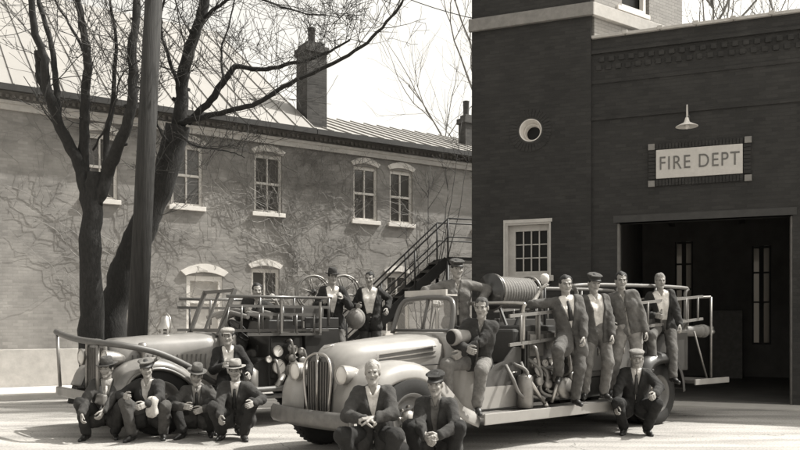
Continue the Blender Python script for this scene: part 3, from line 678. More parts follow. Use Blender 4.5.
# ------------------------------------------------------------------ the pale truck in the middle
RO = (-.95, 9.15)
rt_ = thing('fire_truck', 'pale rounded fire truck with dark grille and men standing along its running board', 'fire truck', (RO[0], RO[1], 0), TR)
PT = M['pale_truck']
for v in (.86, -.76): wheel(rt_, .62, v, .47, .22, side=1 if v > 0 else -1)
for v in (.82, -.82): wheel(rt_, 5.55, v, .47, .22, True, 1 if v > 0 else -1)
k = MB()
for v in (.38, -.38): k.box(.12, 7.1, -v-.04, -v+.04, .44, .6)
for u in (.62, 5.55): k.tube([q(u, -.8, .46), q(u, .8, .46)], .05, 10)
k.box(1.3, 3.2, -.3, .3, .32, .5); k.build('chassis', M['dark_truck'], rt_)
# bumper, gently bowed
k = MB(); secs = []
for i in range(17):
    v = -.74+1.56*i/16; bow = .16*(v*v); secs.append([q(-.22+bow+a_, v, z_) for a_, z_ in ((0, .36), (-.03, .40), (-.035, .46), (-.03, .52), (0, .56), (.03, .55), (.03, .37))])
k.loft(secs); k.build('bumper', mat('worn_steel', .14, .45, .25, 8, metal=.4), rt_)
hood(rt_, .06, 1.5, .30, .55, 1.25, 1.40, .52, PT, nose=.7)
k = MB(); k.tube([q(.09, 0, 1.225)]+[q(.2+.13*i, 0, 1.262+.0105*i*1.25) for i in range(11)], .008, 6); k.build('hood_seam', M['chrome'], rt_)
for s_ in (1, -1):
    k = MB(); k.tube([q(.14, s_*.335, 1.0), q(.8, s_*.46, 1.02), q(1.46, s_*.56, 1.03)], .006, 5); k.build('hood_side_seam', M['dark_truck'], rt_)
k = MB(); k.lathe([(.0, 0), (.03, .003), (.034, .01), (0, .012)], q(.0, 0, 1.13), (1, 0, 0), 16); k.build('badge', M['chrome'], rt_)
# grille: dark inset with vertical bright bars
k = MB(); k.prism([(-.20, .50), (.20, .50), (.26, .9), (.23, 1.08), (.12, 1.14), (-.12, 1.14), (-.23, 1.08), (-.26, .9)], 0, .02); k.v = [(.03+y, -x, z) for x, y, z in k.v]
gr = k.build('grille', M['dark_truck'], rt_)
k = MB()
for i in range(9):
    v = -.19+.38*i/8; k.bar(q(.02, v, .52), q(.02, v*1.12, 1.08), .008, .012)
k.build('grille_bars', M['steel'], gr)
k = MB()
for s_ in (-1, 1): k.tube(spline([q(.01, s_*.21, .48), q(.005, s_*.27, .88), q(.005, s_*.24, 1.08), q(.02, s_*.12, 1.16), q(.02, 0, 1.17)], 5), .016, 8)
k.tube([q(.005, 0, .48), q(.005, 0, 1.17)], .014, 8); k.build('grille_trim', M['chrome'], gr)
for v in (.47, -.47): lamp(rt_, 0, v, .95, .105)
for s_ in (1, -1):
    k = MB(); k.prism([(.55, 1.06), (1.32, 1.13), (1.32, 1.25), (.55, 1.16)], 0, .006); k.v = [(x, -s_*(.438+.085*(x-.5)+.008)+y*-s_, z) for x, y, z in k.v]
    lv = k.build('louvre_panel', M['mid_truck'], rt_)
    k = MB()
    for z in (0, .05, .10): k.bar((.5, -s_*.46, 1.06+z), (1.36, -s_*.528, 1.13+z*1.15), .012, .01)
    k.build('louvre_trim', M['chrome'], lv)
fp = [(.02, .50), (.04, .74), (.16, .94), (.42, 1.05), (.75, 1.06), (1.05, .93), (1.3, .72), (1.5, .54), (1.72, .44)]
for s_ in (1, -1): fender(rt_, fp, .3*s_, (.95 if s_ > 0 else .86)*s_, PT, (.62, .47), drop=.17)
for s_ in (1, -1):
    k = MB(); k.box(.2, 1.5, -s_*.36-.01, -s_*.36+.01, .5, .98); k.build('inner_wing', M['dark_truck'], rt_)
# running boards with pale edge
for s_ in (1, -1):
    k = MB(); k.box(1.66, 5.0, min(-s_*.7, -s_*1.05), max(-s_*.7, -s_*1.05), .40, .44); rb = k.build('running_board', M['grey_truck'], rt_, bevel=.008)
    k = MB(); k.box(1.64, 5.02, min(-s_*1.052, -s_*1.075), max(-s_*1.052, -s_*1.075), .32, .455); k.build('edge_strip', PT, rb, bevel=.008)
# cowl, open cab sides, seat
k = MB(); secs = []
for u, hw, zt in ((1.48, .57, 1.40), (1.62, .66, 1.42), (1.78, .76, 1.41)):
    secs.append([q(u, hw, .46), q(u, hw, zt-.2), q(u, hw-.06, zt-.06), q(u, hw-.2, zt), q(u, -hw+.2, zt), q(u, -hw+.06, zt-.06), q(u, -hw, zt-.2), q(u, -hw, .46)])
k.loft(secs); k.build('cowl', PT, rt_)
for s_ in (1, -1):
    k = MB(); k.prism([(1.78, .46), (2.62, .46), (2.62, 1.22), (2.48, 1.22), (2.3, 1.05), (2.05, .98), (1.9, 1.08), (1.78, 1.32)], -s_*.76-.015, -s_*.76+.015); d = k.build('door', M['body_truck'] , rt_, bevel=.006)
    k = MB(); k.box(1.82, 2.6, -s_*.785-.005, -s_*.785+.005, .47, .74); k.build('lower_panel', PT, d)
    k = MB(); k.tube([q(2.4, s_*.8, .9), q(2.5, s_*.8, .9)], .012, 6); k.build('handle', M['chrome'], d)
k = MB(); k.box(2.15, 2.6, -.72, .72, .8, 1.0); k.box(2.52, 2.66, -.72, .72, .98, 1.45); k.build('seat', M['seat'], rt_, bevel=.04)
k = MB(); c = Vector(q(1.98, .36, 1.33)); ax = Vector((.75, 0, .65)).normalized(); rf_ = ax.orthogonal().normalized(); bi = ax.cross(rf_)
k.tube([c+(rf_*math.cos(t)+bi*math.sin(t))*.2 for t in [6.2832*i/28 for i in range(29)]], .013, 7)
for j in range(3): k.tube([c, c+(rf_*math.cos(j*2.09)+bi*math.sin(j*2.09))*.2], .009, 5)
k.tube([c, c-ax*.5], .02, 8); k.build('steering_wheel', M['iron'], rt_)
# windscreen: thick rounded frame leaning back, centre bar, two panes
wsb = [q(1.60, s_*.62, 1.40) for s_ in (1, -1)]
def ws(v, z): return q(1.60+(z-1.40)*.28, v, z)
k = MB(); fr = [ws(-.58, 1.39), ws(-.57, 1.58), ws(-.54, 1.72), ws(-.47, 1.81), ws(-.34, 1.835), ws(0, 1.85), ws(.3, 1.835), ws(.42, 1.81), ws(.49, 1.72), ws(.52, 1.58), ws(.53, 1.39)]
k.tube(spline(fr, 5), .033, 10); k.tube([ws(-.56, 1.43), ws(.51, 1.43)], .022, 8); k.tube([ws(0, 1.42), ws(0, 1.84)], .022, 8)
wf = k.build('windscreen_frame', M['mid_truck'], rt_)
k = MB()
for a, b_ in ((-.55, -.02), (.02, .5)):
    k.add([ws(a, 1.44), ws(b_, 1.44), ws(b_ if b_ < .3 else .42, 1.82), ws(a if a > -.3 else -.47, 1.82)], [(0, 1, 2, 3)])
k.build('glass', M['pane_clear'], wf)
k = MB(); k.box(1.74, 1.94, -.3, .5, 1.87, 1.89); k.box(1.74, 1.77, -.3, .5, 1.89, 1.95); k.build('sun_visor', M['offwhite'], wf)
k = MB(); k.lathe([(.0, -.17), (.085, -.17), (.1, -.15), (.1, -.1), (.085, .0), (.08, .14), (.06, .19), (0, .2)], q(1.52, .80, 1.36), (1, 0, .05), 24); k.tube([q(1.55, .8, 1.36), q(1.62, .74, 1.2)], .018, 8)
sl_ = k.build('spotlight', M['dull_stone'], rt_); k = MB(); k.lathe([(0, -.175), (.082, -.173)], q(1.52, .80, 1.36), (1, 0, .05), 24); k.build('lens', M['pane'], sl_)
# grab rail behind the seat
k = MB(); k.tube(spline([q(2.62, -.8, 1.2), q(2.62, -.8, 1.68), q(2.62, -.7, 1.78), q(2.62, .7, 1.78), q(2.62, .8, 1.68), q(2.62, .8, 1.2)], 4), .025, 8); k.build('grab_rail', M['chrome'], rt_)
# pump compartment
k = MB(); k.box(2.68, 3.75, -.78, .78, .5, 1.5); k.build('pump_house', M['dark_truck'], rt_, bevel=.02)
k = MB(); k.box(2.7, 3.7, -.815, -.785, .62, 1.42); pp_ = k.build('pump_panel', M['body_truck'], rt_, bevel=.005)
k = MB(); k.box(2.72, 2.98, -.835, -.818, 1.1, 1.38); k.box(3.05, 3.35, -.835, -.818, 1.18, 1.4); k.box(3.42, 3.66, -.835, -.818, 1.15, 1.38); k.build('name_plate', M['steel'], pp_)
for u, z, r_ in ((2.82, 1.0, .075), (3.0, 1.0, .055), (3.14, 1.02, .055), (3.3, 1.0, .075)): gauge(rt_, u, .815, z, r_)
for u, z in ((2.78, .78), (2.95, .74), (3.12, .8), (3.45, .82), (3.6, .72), (3.5, 1.02)): valve(rt_, u, .815, z)
k = MB(); k.lathe([(.11, 0), (.11, -.16), (.135, -.17), (.135, -.24), (.0, -.24)], q(3.2, .8, .68), (0, 1, 0), 24); k.build('suction_cap', M['steel'], rt_)
for (u, z, a) in ((2.75, 1.2, .1), (3.05, .9, .15), (3.35, 1.2, .12), (3.65, .9, .1)):
    k = MB(); k.tube(spline([q(u, .80, z), q(u, .80+a, z), q(u+.05, .82+a, z-.3), q(u+.04, .80, z-.38)], 4), .024, 8); k.build('pipe', M['steel'], rt_)
for u in (3.8, 4.4, 5.05):
    k = MB(); k.box(u, u+.5, -.80, -.782, .86, 1.36); dr_ = k.build('locker_door', M['mid_truck'], rt_, bevel=.01); k = MB(); k.tube([q(u+.4, .815, 1.08), q(u+.4, .815, 1.18)], .01, 6); k.build('handle', M['chrome'], dr_)
k = MB(); k.lathe([(.09, 0), (.1, .02), (.1, .38), (.09, .4), (.03, .43), (.03, .47), (0, .47)], q(2.55, .9, .46), (0, 0, 1), 20); k.build('extinguisher', M['steel'], rt_)
# soft hoses hanging over the step
k = MB(); rr_ = random.Random(4)
for j in range(5):
    u0 = 2.3+j*.14; pts = [q(u0, .8, 1.02+rr_.uniform(-.05, .05)), q(u0+rr_.uniform(-.05, .1), .95, .85+rr_.uniform(-.1, .1)), q(u0+.1, .93, .65), q(u0+.25+rr_.uniform(0, .2), .96, .52+rr_.uniform(0, .15))]
    k.tube(spline(pts, 5), .022, 8)
k.build('hanging_hose', M['rubber_hose'], rt_)
k = MB(); k.tube([q(2.5, .96, .86), q(2.82, .99, .50)], [.035, .022], 10); k.tube([q(2.82, .99, .5), q(2.87, .995, .45)], [.03, .03], 10); k.tube([q(2.98, .97, .5), q(3.12, .97, .8)], [.02, .035], 10); k.build('nozzle', M['chrome'], rt_)
# hose body
k = MB(); k.box(3.76, 6.6, -.78, .78, .78, 1.42); k.box(3.76, 6.6, -.78, -.74, 1.42, 1.6); k.box(3.76, 6.6, .74, .78, 1.42, 1.6); k.build('hose_body', M['body_truck'], rt_, bevel=.012)
for v in (-.76, .58):
    k = MB(); k.box(3.8, 5.0, v, v+.18, .5, .77); k.build('locker', M['dark_truck'], rt_)
fb = [(4.98, .44), (5.0, .72), (5.12, .95), (5.35, 1.06), (5.7, 1.07), (5.98, .95), (6.12, .72), (6.16, .5)]
for s_ in (1, -1): fender(rt_, fb, .6*s_, 1.04*s_, M['dark_truck'], (5.55, .47), 'rear_fender', .14)
k = MB(); k.box(6.72, 7.42, -1.0, 1.0, .56, .61); tb_ = k.build('tail_board', M['steel'], rt_)
for v in (-1.03, 1.003):
    k = MB(); k.box(6.4, 7.44, v, v+.027, .56, .65); k.build('edge_strip', PT, tb_, bevel=.006)
k = MB(); k.tube([q(6.95, .98, .62), q(6.95, .98, 1.95)], .018, 8); k.tube([q(6.45, .97, 1.4), q(6.8, .99, .66)], .014, 8); k.tube([q(6.95, -.98, .62), q(6.95, -.98, 1.95)], .018, 8); k.tube([q(6.95, -.98, 1.95), q(6.95, .98, 1.95)], .018, 8); k.build('tail_rail', M['steel'], rt_)
# rail along the hose bed, warning lamp on a post
for s_ in (1, -1):
    k = MB(); vv = s_*.7
    k.tube(spline([q(3.85, vv, 1.55), q(3.85, vv, 1.95), q(4.0, vv, 2.06), q(6.5, vv, 2.1), q(6.65, vv, 2.0), q(6.65, vv, 1.55)], 4), .028, 8)
    for u in (4.8, 5.8): k.tube([q(u, vv, 1.55), q(u, vv, 2.08)], .02, 8)
    k.build('hose_bed_rail', M['alu'], rt_)
k = MB(); k.tube([q(4.25, -.2, 1.42), q(4.25, -.2, 2.11)], .022, 8); wl = k.build('lamp_post', M['iron'], rt_)
k = MB(); k.lathe([(0, 2.1), (.04, 2.11), (.06, 2.15), (.07, 2.2), (.06, 2.25), (.03, 2.27), (0, 2.27)], q(4.25, -.2, 0), (0, 0, 1), 20); k.build('warning_light', M['white'], wl)
ring_reel(rt_, 3.28, .0, 1.95, .24, .74, (1, 0, 0))
for u in (2.92, 3.64):
    k = MB()
    for s_ in (-1, 1): k.bar(q(u, s_*.25, 1.48), q(u, 0, 1.98), .03, .03)
    k.build('reel_stand', M['dark_truck'], rt_)
k = MB(); k.lathe([(0, -.02), (.25, -.02), (.25, .02), (0, .02)], q(2.87, 0, 1.96), (1, 0, 0), 28); k.build('reel_cover', M['dark_truck'], rt_)
# side ladder resting on brackets, lower front end
lad = ladder(rt_, q(2.3, .86, 1.25), q(6.9, .86, 1.60), (.0, 0, 1), .36, nr=13)
lad = ladder(rt_, q(3.85, -.86, 1.35), q(6.9, -.86, 1.60), (.0, 0, 1), .36, nr=11)
for u in (2.85, 3.7, 5.2, 6.5):
    k = MB(); k.bar(q(u, .72, 1.1+.07*(u-2.5)), q(u, .83, 1.24+.07*(u-2.5)), .04, .03); k.bar(q(u, .83, 1.2+.07*(u-2.5)), q(u, .835, 1.66+.07*(u-2.5)), .03, .02)
    k.build('ladder_bracket', M['steel'], rt_)
k = MB(); k.lathe([(.085, 0), (.085, .9), (.1, .91), (.1, 1.0), (.07, 1.02), (.11, 1.04), (.11, 1.12), (0, 1.13)], q(6.1, .70, 1.40), (1, 0, 0), 18); k.v = [(a, b_-.0, c) for a, b_, c in k.v]; k.build('suction_hose', M['rubber_hose'], rt_)
k = MB()
for j in range(9): k.lathe([(.03, 0), (.045, .03), (.045, .1), (.0, .1)], q(7.1+j*.04, .74-.03*(j % 3), 1.38+.05*(j % 2)), (1, .1*(j % 2), .1), 10)
k.build('coupling', M['chrome'], rt_)

# ------------------------------------------------------------------ the older grey truck on the left
LO = (-4.37, 11.1)
lt = thing('fire_truck', 'older grey fire truck with big suction hose looped round its front', 'fire truck', (LO[0], LO[1], 0), TR)
GT = M['grey_truck']
for v in (.82, -.82): wheel(lt, .72, v, .46, .2, side=1 if v > 0 else -1, steel='grey_truck')
for v in (.78, -.78): wheel(lt, 3.95, v, .46, .2, True, 1 if v > 0 else -1)
k = MB()
for v in (.36, -.36): k.box(.0, 5.9, -v-.04, -v+.04, .46, .6)
for u in (.72, 3.95): k.tube([q(u, -.8, .46), q(u, .8, .46)], .05, 10)
k.build('chassis', M['dark_truck'], lt)
k = MB(); k.box(-.1, -.04, -.98, .98, .46, .60); k.box(-.04, .1, -.4, -.3, .48, .56); k.box(-.04, .1, .3, .4, .48, .56); k.build('bumper', GT, lt, bevel=.02)
hood(lt, .22, 1.78, .40, .56, 1.30, 1.40, .62, GT, nose=.25)
k = MB(); k.box(.16, .22, -.36, .36, .55, 1.24); gr = k.build('radiator', M['dark_truck'], lt, bevel=.03)
k = MB()
for i in range(13): k.bar(q(.155, -.3+.05*i, .6), q(.155, -.3+.05*i, 1.18), .01, .012)
k.tube(spline([q(.15, -.37, .55), q(.15, -.37, 1.15), q(.15, -.28, 1.27), q(.15, .28, 1.27), q(.15, .37, 1.15), q(.15, .37, .55)], 4), .024, 8); k.build('radiator_bars', M['steel'], gr)
for s_ in (1, -1):
    k = MB()
    for i in range(16):
        u = .5+i*.07; k.bar(q(u, s_*(.425+.09*(u-.3)), .82), q(u, s_*(.425+.09*(u-.3)), 1.08), .03, .015)
    k.build('hood_louvres', M['mid_truck'], lt)
fq = [(.08, .62), (.2, .86), (.45, 1.0), (.75, 1.02), (1.05, .9), (1.35, .66), (1.6, .47), (1.8, .43)]
for s_ in (1, -1): fender(lt, fq, .42*s_, .95*s_, GT, (.72, .46), drop=.1)
for v in (.47, -.47): lamp(lt, .1, v, 1.04, .115, m='steel')
k = MB(); k.lathe([(.02, 0), (.03, .1), (.06, .13), (.075, .18), (.055, .25), (.0, .26)], q(.62, .5, 1.0), (0, 0, 1), 20); k.build('siren', M['steel'], lt)
k = MB(); k.lathe([(.13, 0), (.125, .03), (.08, .1), (.06, .18), (.02, .21), (0, .21)], q(1.25, -.2, 1.44), (0, 0, 1), 22); k.tube([q(1.25, -.2, 1.34), q(1.25, -.2, 1.46)], .03, 8); k.tube(spline([q(1.25, -.38, 1.38), q(1.25, -.37, 1.6), q(1.25, -.2, 1.68), q(1.25, -.03, 1.6), q(1.25, -.02, 1.38)], 4), .015, 6)
k.build('bell', M['chrome'], lt)
for s_ in (1, -1):
    k = MB(); k.box(1.72, 3.3, min(-s_*.62, -s_*1.0), max(-s_*.62, -s_*1.0), .41, .45); rb = k.build('running_board', M['mid_truck'], lt, bevel=.006)
k = MB(); k.box(1.78, 2.0, -.66, .66, .55, 1.38); k.build('cowl', GT, lt, bevel=.05)
for s_ in (-.69, .66):
    k = MB(); k.prism([(2.0, .5), (2.85, .5), (2.85, 1.25), (2.7, 1.3), (2.55, 1.05), (2.25, .9), (2.0, 1.2)], s_, s_+.03); k.build('cab_side', M['dark_truck'], lt)
k = MB(); k.box(2.35, 2.85, -.64, .64, .8, 1.0); k.box(2.78, 2.92, -.64, .64, .98, 1.5); k.build('seat', M['seat'], lt, bevel=.04)
k = MB(); c = Vector(q(2.2, .34, 1.42)); k.tube([c+(rf_*math.cos(t)+bi*math.sin(t))*.21 for t in [6.2832*i/28 for i in range(29)]], .013, 7)
for j in range(4): k.tube([c, c+(rf_*math.cos(j*1.57)+bi*math.sin(j*1.57))*.21], .009, 5)
k.tube([c, c-ax*.5], .02, 8); k.build('steering_wheel', M['iron'], lt)
def wl_(v, z): return q(1.78+(z-1.36)*.40, v*.78, z)
k = MB()
for v in (-.62, .62): k.bar(wl_(v, 1.34), wl_(v, 2.04), .05, .06)
k.bar(wl_(-.62, 2.02), wl_(.62, 2.02), .05, .05); k.bar(wl_(-.62, 1.42), wl_(.62, 1.42), .04, .05); k.bar(wl_(0, 1.4), wl_(0, 2.0), .035, .035)
for v in (-.62, .62): k.tube([wl_(v, 1.85), q(1.8, v, 1.36)], .012, 6)
wf = k.build('windscreen_frame', M['mid_truck'], lt)
k = MB()
for a, b_ in ((-.6, -.02), (.02, .6)): k.add([wl_(a, 1.44), wl_(b_, 1.44), wl_(b_, 2.0), wl_(a, 2.0)], [(0, 1, 2, 3)])
k.build('glass', M['pane_clear'], wf)
k = MB(); k.box(2.50, 3.1, -.72, .72, .5, 1.58); k.build('pump_house', M['dark_truck'], lt, bevel=.02)
k = MB(); k.box(2.52, 3.08, -.755, -.725, .7, 1.3); k.build('pump_panel', M['dark_truck'], lt)
gauge(lt, 2.62, .76, 1.1, .085); gauge(lt, 2.64, .76, .86, .11); gauge(lt, 2.92, .76, 1.12, .06); gauge(lt, 2.46, .76, .98, .05)
for u, z in ((2.84, .8), (2.98, .72), (3.0, .95), (2.82, 1.0)): valve(lt, u, .755, z)
k = MB(); k.box(2.6, 2.98, -.79, -.76, 1.34, 1.41); k.build('name_plate', M['steel'], lt)
k = MB(); k.box(3.11, 3.75, -.80, .80, .8, 1.45); k.box(3.11, 3.75, -.8, -.76, 1.45, 1.62); k.box(3.11, 3.75, .76, .8, 1.45, 1.62); k.build('hose_body', M['dark_truck'], lt, bevel=.012)
fb2 = [(3.4, .45), (3.43, .72), (3.6, .93), (3.85, .99), (4.12, .98), (4.35, .88), (4.48, .7), (4.52, .5)]
for s_ in (1, -1): fender(lt, fb2, .55*s_, .98*s_, M['dark_truck'], (3.95, .46), 'rear_fender', .12)
k = MB(); k.box(3.76, 5.7, -.85, .85, .66, .72); k.build('tail_board', M['steel'], lt)
# top rails, side ladders and the grey locker
k = MB()
for s_ in (1, -1):
    k.tube([q(1.75, s_*.80, 1.92), q(3.6, s_*.8, 1.93)], .024, 8)
    for u in (2.3, 2.9, 3.55): k.tube([q(u, s_*.8, 1.5), q(u, s_*.8, 1.93)], .02, 8)
k.build('top_rail', M['mid_truck'], lt)
ladder(lt, q(1.75, .86, 1.42), q(3.5, .86, 1.42), (0, 0, 1), .36, m='mid_truck', nr=5)
ladder(lt, q(2.0, .95, 1.36), q(3.3, .95, 1.36), (0, 0, 1), .30, m='mid_truck', nr=4)
ladder(lt, q(1.75, -.86, 1.42), q(3.5, -.86, 1.42), (0, 0, 1), .36, m='mid_truck', nr=5)
k = MB(); k.box(3.15, 3.6, -.6, .6, 1.56, 1.8); k.build('locker', M['mid_truck'], lt, bevel=.02)
for u in (2.55, 3.25):
    k = MB(); k.bar(q(u, .74, 1.4), q(u, 1.0, 1.4), .04, .03); k.bar(q(u, 1.0, 1.38), q(u, 1.0, 1.86), .03, .03); k.build('ladder_bracket', M['steel'], lt)
for u, v in ((3.95, -.25), (4.3, .15)): ring_reel(lt, u, v, 2.06, .29, .12, (.25, 1, 0), hosed=False)
for (u, z, a) in ((2.55, .95, .1), (2.8, 1.25, .12), (3.05, 1.1, .1)):
    k = MB(); k.tube(spline([q(u, .74, z), q(u, .76+a, z), q(u+.05, .76+a, z-.28), q(u+.04, .74, z-.36)], 4), .022, 8); k.build('pipe', M['steel'], lt)
k = MB()
for j in range(5): k.tube(spline([q(2.0+.16*j, -.3, 1.62), q(2.1+.17*j, .1, 1.70+.03*(j % 2)), q(2.2+.2*j, .62, 1.62)], 4), .035, 8)
k.build('folded_hose', M['rubber_hose'], lt)
k = MB(); k.lathe([(.09, 0), (.1, .02), (.1, .36), (.03, .42), (0, .43)], q(2.12, .86, .46), (0, 0, 1), 20); k.build('extinguisher', M['steel'], lt)
# big squirrel tail suction hose round the front, on its bracket
k = MB(); pts = [q(-.10, -.93, 1.40), q(-.14, -.4, 1.35), q(-.14, .2, 1.30), q(-.06, .72, 1.27), q(.18, .98, 1.23), q(.6, 1.06, 1.13), q(1.05, 1.08, .92), q(1.5, 1.06, .66), q(2.0, 1.04, .56), q(2.7, 1.0, .56)]
k.tube(spline(pts, 6), .043, 14); k.build('suction_hose', mat('dark_hose_rubber', .08, .5, .2, 10), lt)
k = MB()
for z in (.62, .82): k.tube([q(3.3, .86, z-.02), q(3.3, 1.0, z), q(2.95, 1.06, z), q(2.72, 1.08, z)], .065, 12); k.lathe([(.085, 0), (.085, .1), (0, .1)], q(2.72, 1.08, z), (-1, 0, 0), 16)
k.build('intake', M['steel'], lt)
for a_, b_ in ((q(-.07, .7, .6), q(-.08, .72, 1.23)), (q(-.07, -.86, .6), q(-.11, -.86, 1.37)), (q(.6, 1.08, 1.06), q(.6, .8, .98))):
    k = MB(); k.tube([a_, b_], .025, 8); k.build('hose_bracket', M['steel'], lt)
k = MB(); k.tube([q(2.8, .72, .8), q(2.45, 1.02, .56)], .045, 10); k.build('brace', M['steel'], lt)
# ================================================================== PEOPLE
# every garment and body is an implicit surface (blended tapered limbs) turned into one mesh
def surface_nets(F, lo, h):
    s = F < 0
    nx, ny, nz = F.shape
    idx = -np.ones((nx-1, ny-1, nz-1), dtype=np.int64)
    acc = np.zeros((nx-1, ny-1, nz-1, 3), dtype=np.float32); cnt = np.zeros((nx-1, ny-1, nz-1), dtype=np.float32)
    gi, gj, gk = np.meshgrid(np.arange(nx-1), np.arange(ny-1), np.arange(nz-1), indexing='ij')
    offs = [(0, 0, 0), (1, 0, 0), (0, 1, 0), (1, 1, 0), (0, 0, 1), (1, 0, 1), (0, 1, 1), (1, 1, 1)]
    def sub(A, o): return A[o[0]:nx-1+o[0], o[1]:ny-1+o[1], o[2]:nz-1+o[2]]
    for a in offs:
        for ax in range(3):
            if a[ax]: continue
            b_ = list(a); b_[ax] = 1
            fa, fb_ = sub(F, a), sub(F, b_); m = (fa < 0) != (fb_ < 0)
            t = np.where(m, fa/np.where(m, fa-fb_, 1), 0)
            for c in range(3):
                acc[..., c] += np.where(m, a[c]+(t if c == ax else 0), 0)
            cnt += m
    m = cnt > 0
    n = int(m.sum()); idx[m] = np.arange(n)
    V = (acc[m]/cnt[m][:, None]+np.stack([gi[m], gj[m], gk[m]], 1))*h+np.array(lo)
    Q = []
    for ax in range(3):
        a = [slice(1, -1)]*3; a[ax] = slice(0, -1)
        b_ = [slice(1, -1)]*3; b_[ax] = slice(1, None)
        fa, fb_ = s[tuple(a)], s[tuple(b_)]; m = fa != fb_
        I = np.argwhere(m); 
        if not len(I): continue
        off = np.array([1, 1, 1]); off[ax] = 0; I = I+off
        u = np.zeros(3, int); v = np.zeros(3, int); u[(ax+1) % 3] = 1; v[(ax+2) % 3] = 1
        g = lambda J: idx[J[:, 0], J[:, 1], J[:, 2]]
        q_ = np.stack([g(I), g(I-u), g(I-u-v), g(I-v)], 1); fl = ~fa[m]
        q_[fl] = q_[fl][:, ::-1]; Q.append(q_)
    if not Q: return V, np.zeros((0, 4), int)
    Q = np.concatenate(Q)[:, ::-1]; Q = Q[(Q >= 0).all(1)]
    return V, Q
def smin(a, b_, k):
    if k <= 0: return np.minimum(a, b_)
    h = np.clip(.5+.5*(b_-a)/k, 0, 1); return b_*(1-h)+a*h-k*h*(1-h)
def sd_cone(P_, a, b_, r1, r2):
    a = np.array(a, dtype=np.float32); b_ = np.array(b_, dtype=np.float32); ab = b_-a; L2 = float(ab@ab)+1e-9
    pa = P_-a; t = np.clip((pa@ab)/L2, 0, 1); return np.linalg.norm(pa-t[..., None]*ab, axis=-1)-(r1+(r2-r1)*t)
def sd_ell(P_, c, r, R=None):
    d = P_-np.array(c, dtype=np.float32)
    if R is not None: d = d@R
    r = np.array(r, dtype=np.float32); k0 = np.linalg.norm(d/r, axis=-1); k1 = np.linalg.norm(d/(r*r), axis=-1)+1e-6
    return k0*(k0-1)/k1
def grid(lo, hi, h):
    n = [max(4, int((hi[i]-lo[i])/h)+2) for i in range(3)]
    g = np.meshgrid(*[lo[i]+h*np.arange(n[i]) for i in range(3)], indexing='ij'); return np.stack(g, -1).astype(np.float32)
def cones_field(P_, prims, k):
    d = None
    for p in prims:
        kk = k
        if len(p) == 5: kk = p[4]
        e = sd_cone(P_, p[0], p[1], p[2], p[3]); d = e if d is None else smin(d, e, kk)
    return d
def bounds(prims, m):
    A = np.array([list(p[0]) for p in prims]+[list(p[1]) for p in prims]); R = max(max(p[2], p[3]) for p in prims)
    return A.min(0)-R-m, A.max(0)+R+m
def mk_mesh(name, V, Q, mats, parent, mi=None):
    me = bpy.data.meshes.new(name); me.vertices.add(len(V)); me.vertices.foreach_set('co', V.astype(np.float32).ravel())
    me.loops.add(len(Q)*4); me.loops.foreach_set('vertex_index', Q.astype(np.int32).ravel())
    me.polygons.add(len(Q)); me.polygons.foreach_set('loop_start', np.arange(0, len(Q)*4, 4, dtype=np.int32)); me.polygons.foreach_set('loop_total', np.full(len(Q), 4, dtype=np.int32))
    for m in mats: me.materials.append(m)
    if mi is not None: me.polygons.foreach_set('material_index', mi.astype(np.int32))
    me.polygons.foreach_set('use_smooth', np.ones(len(Q), bool)); me.update(calc_edges=True); me.validate()
    o = bpy.data.objects.new(name, me); col.objects.link(o); o.parent = parent; return o
def ik(a, c, l1, l2, hint):
    a, c = Vector(a), Vector(c); d = c-a; L = d.length
    if L > (l1+l2)*.995: c = a+d*((l1+l2)*.995/L); d = c-a; L = d.length
    L = max(L, abs(l1-l2)+.02); x = (l1*l1-l2*l2+L*L)/(2*L); y = math.sqrt(max(l1*l1-x*x, 0)); dn = d.normalized()
    h = Vector(hint); h = (h-dn*h.dot(dn)); h = h.normalized() if h.length > 1e-4 else dn.orthogonal().normalized()
    return a+dn*x+h*y, c
PM = {}
def cloth(v, sc=14):
    k = round(v, 3)
    if k not in PM: PM[k] = mat('cloth_%d' % int(v*1000), v, .92, .28, sc, .7)
    return PM[k]
M['skin'] = mat('skin', .25, .55, .06, 10, .05, warm=1.2); M['eye'] = mat('eye', .03, .3, .1); M['lip'] = mat('lips', .13, .5, .1)
M['shoe'] = mat('shoe_leather', .02, .4, .2, 10)
for nm, v in (('black', .012), ('brown', .04), ('grey', .3), ('fair', .16)): M['hair_'+nm] = mat('hair_'+nm, v, .75, .35, 60, .3, stretch=(1, 1, .3))
def hand_prims(wr, dr, nm, curl, s, spread=.0):
    """palm, four unequal bent fingers and a thumb; dr = hand direction, nm = palm normal"""
    dr = Vector(dr).normalized(); nm = Vector(nm); nm = (nm-dr*nm.dot(dr)).normalized(); sd_ = dr.cross(nm).normalized()*s     # thumb side
    out = []; w_ = Vector(wr)
    for o in (-.028, -.01, .01, .027): out.append((w_+sd_*o*.6+dr*.005, w_+sd_*o+dr*.085, .017, .0125, .012))
    for o, L in ((.030, .070), (.010, .079), (-.010, .074), (-.029, .058)):
        p = w_+sd_*o+dr*.088; a = curl*.5; d = dr*math.cos(a)+nm*math.sin(a)+sd_*o*spread
        for i, f in enumerate((.44, .31, .25)):
            n_ = p+d.normalized()*L*f; out.append((p, n_, .0095-.0006*i, .009-.0007*i, .004)); p = n_; a += curl*.75; d = dr*math.cos(a)+nm*math.sin(a)
    p = w_+sd_*.026+dr*.025
    t1 = p+(sd_*.65+dr*.6+nm*.25).normalized()*.042; t2 = t1+(sd_*.25+dr*.85+nm*.4*max(curl, .3)).normalized()*.034; t3 = t2+(dr*.9+nm*.6*max(curl, .3)).normalized()*.026
    out += [(p, t1, .0155, .0125, .01), (t1, t2, .012, .0105, .004), (t2, t3, .0105, .009, .004)]
    return out
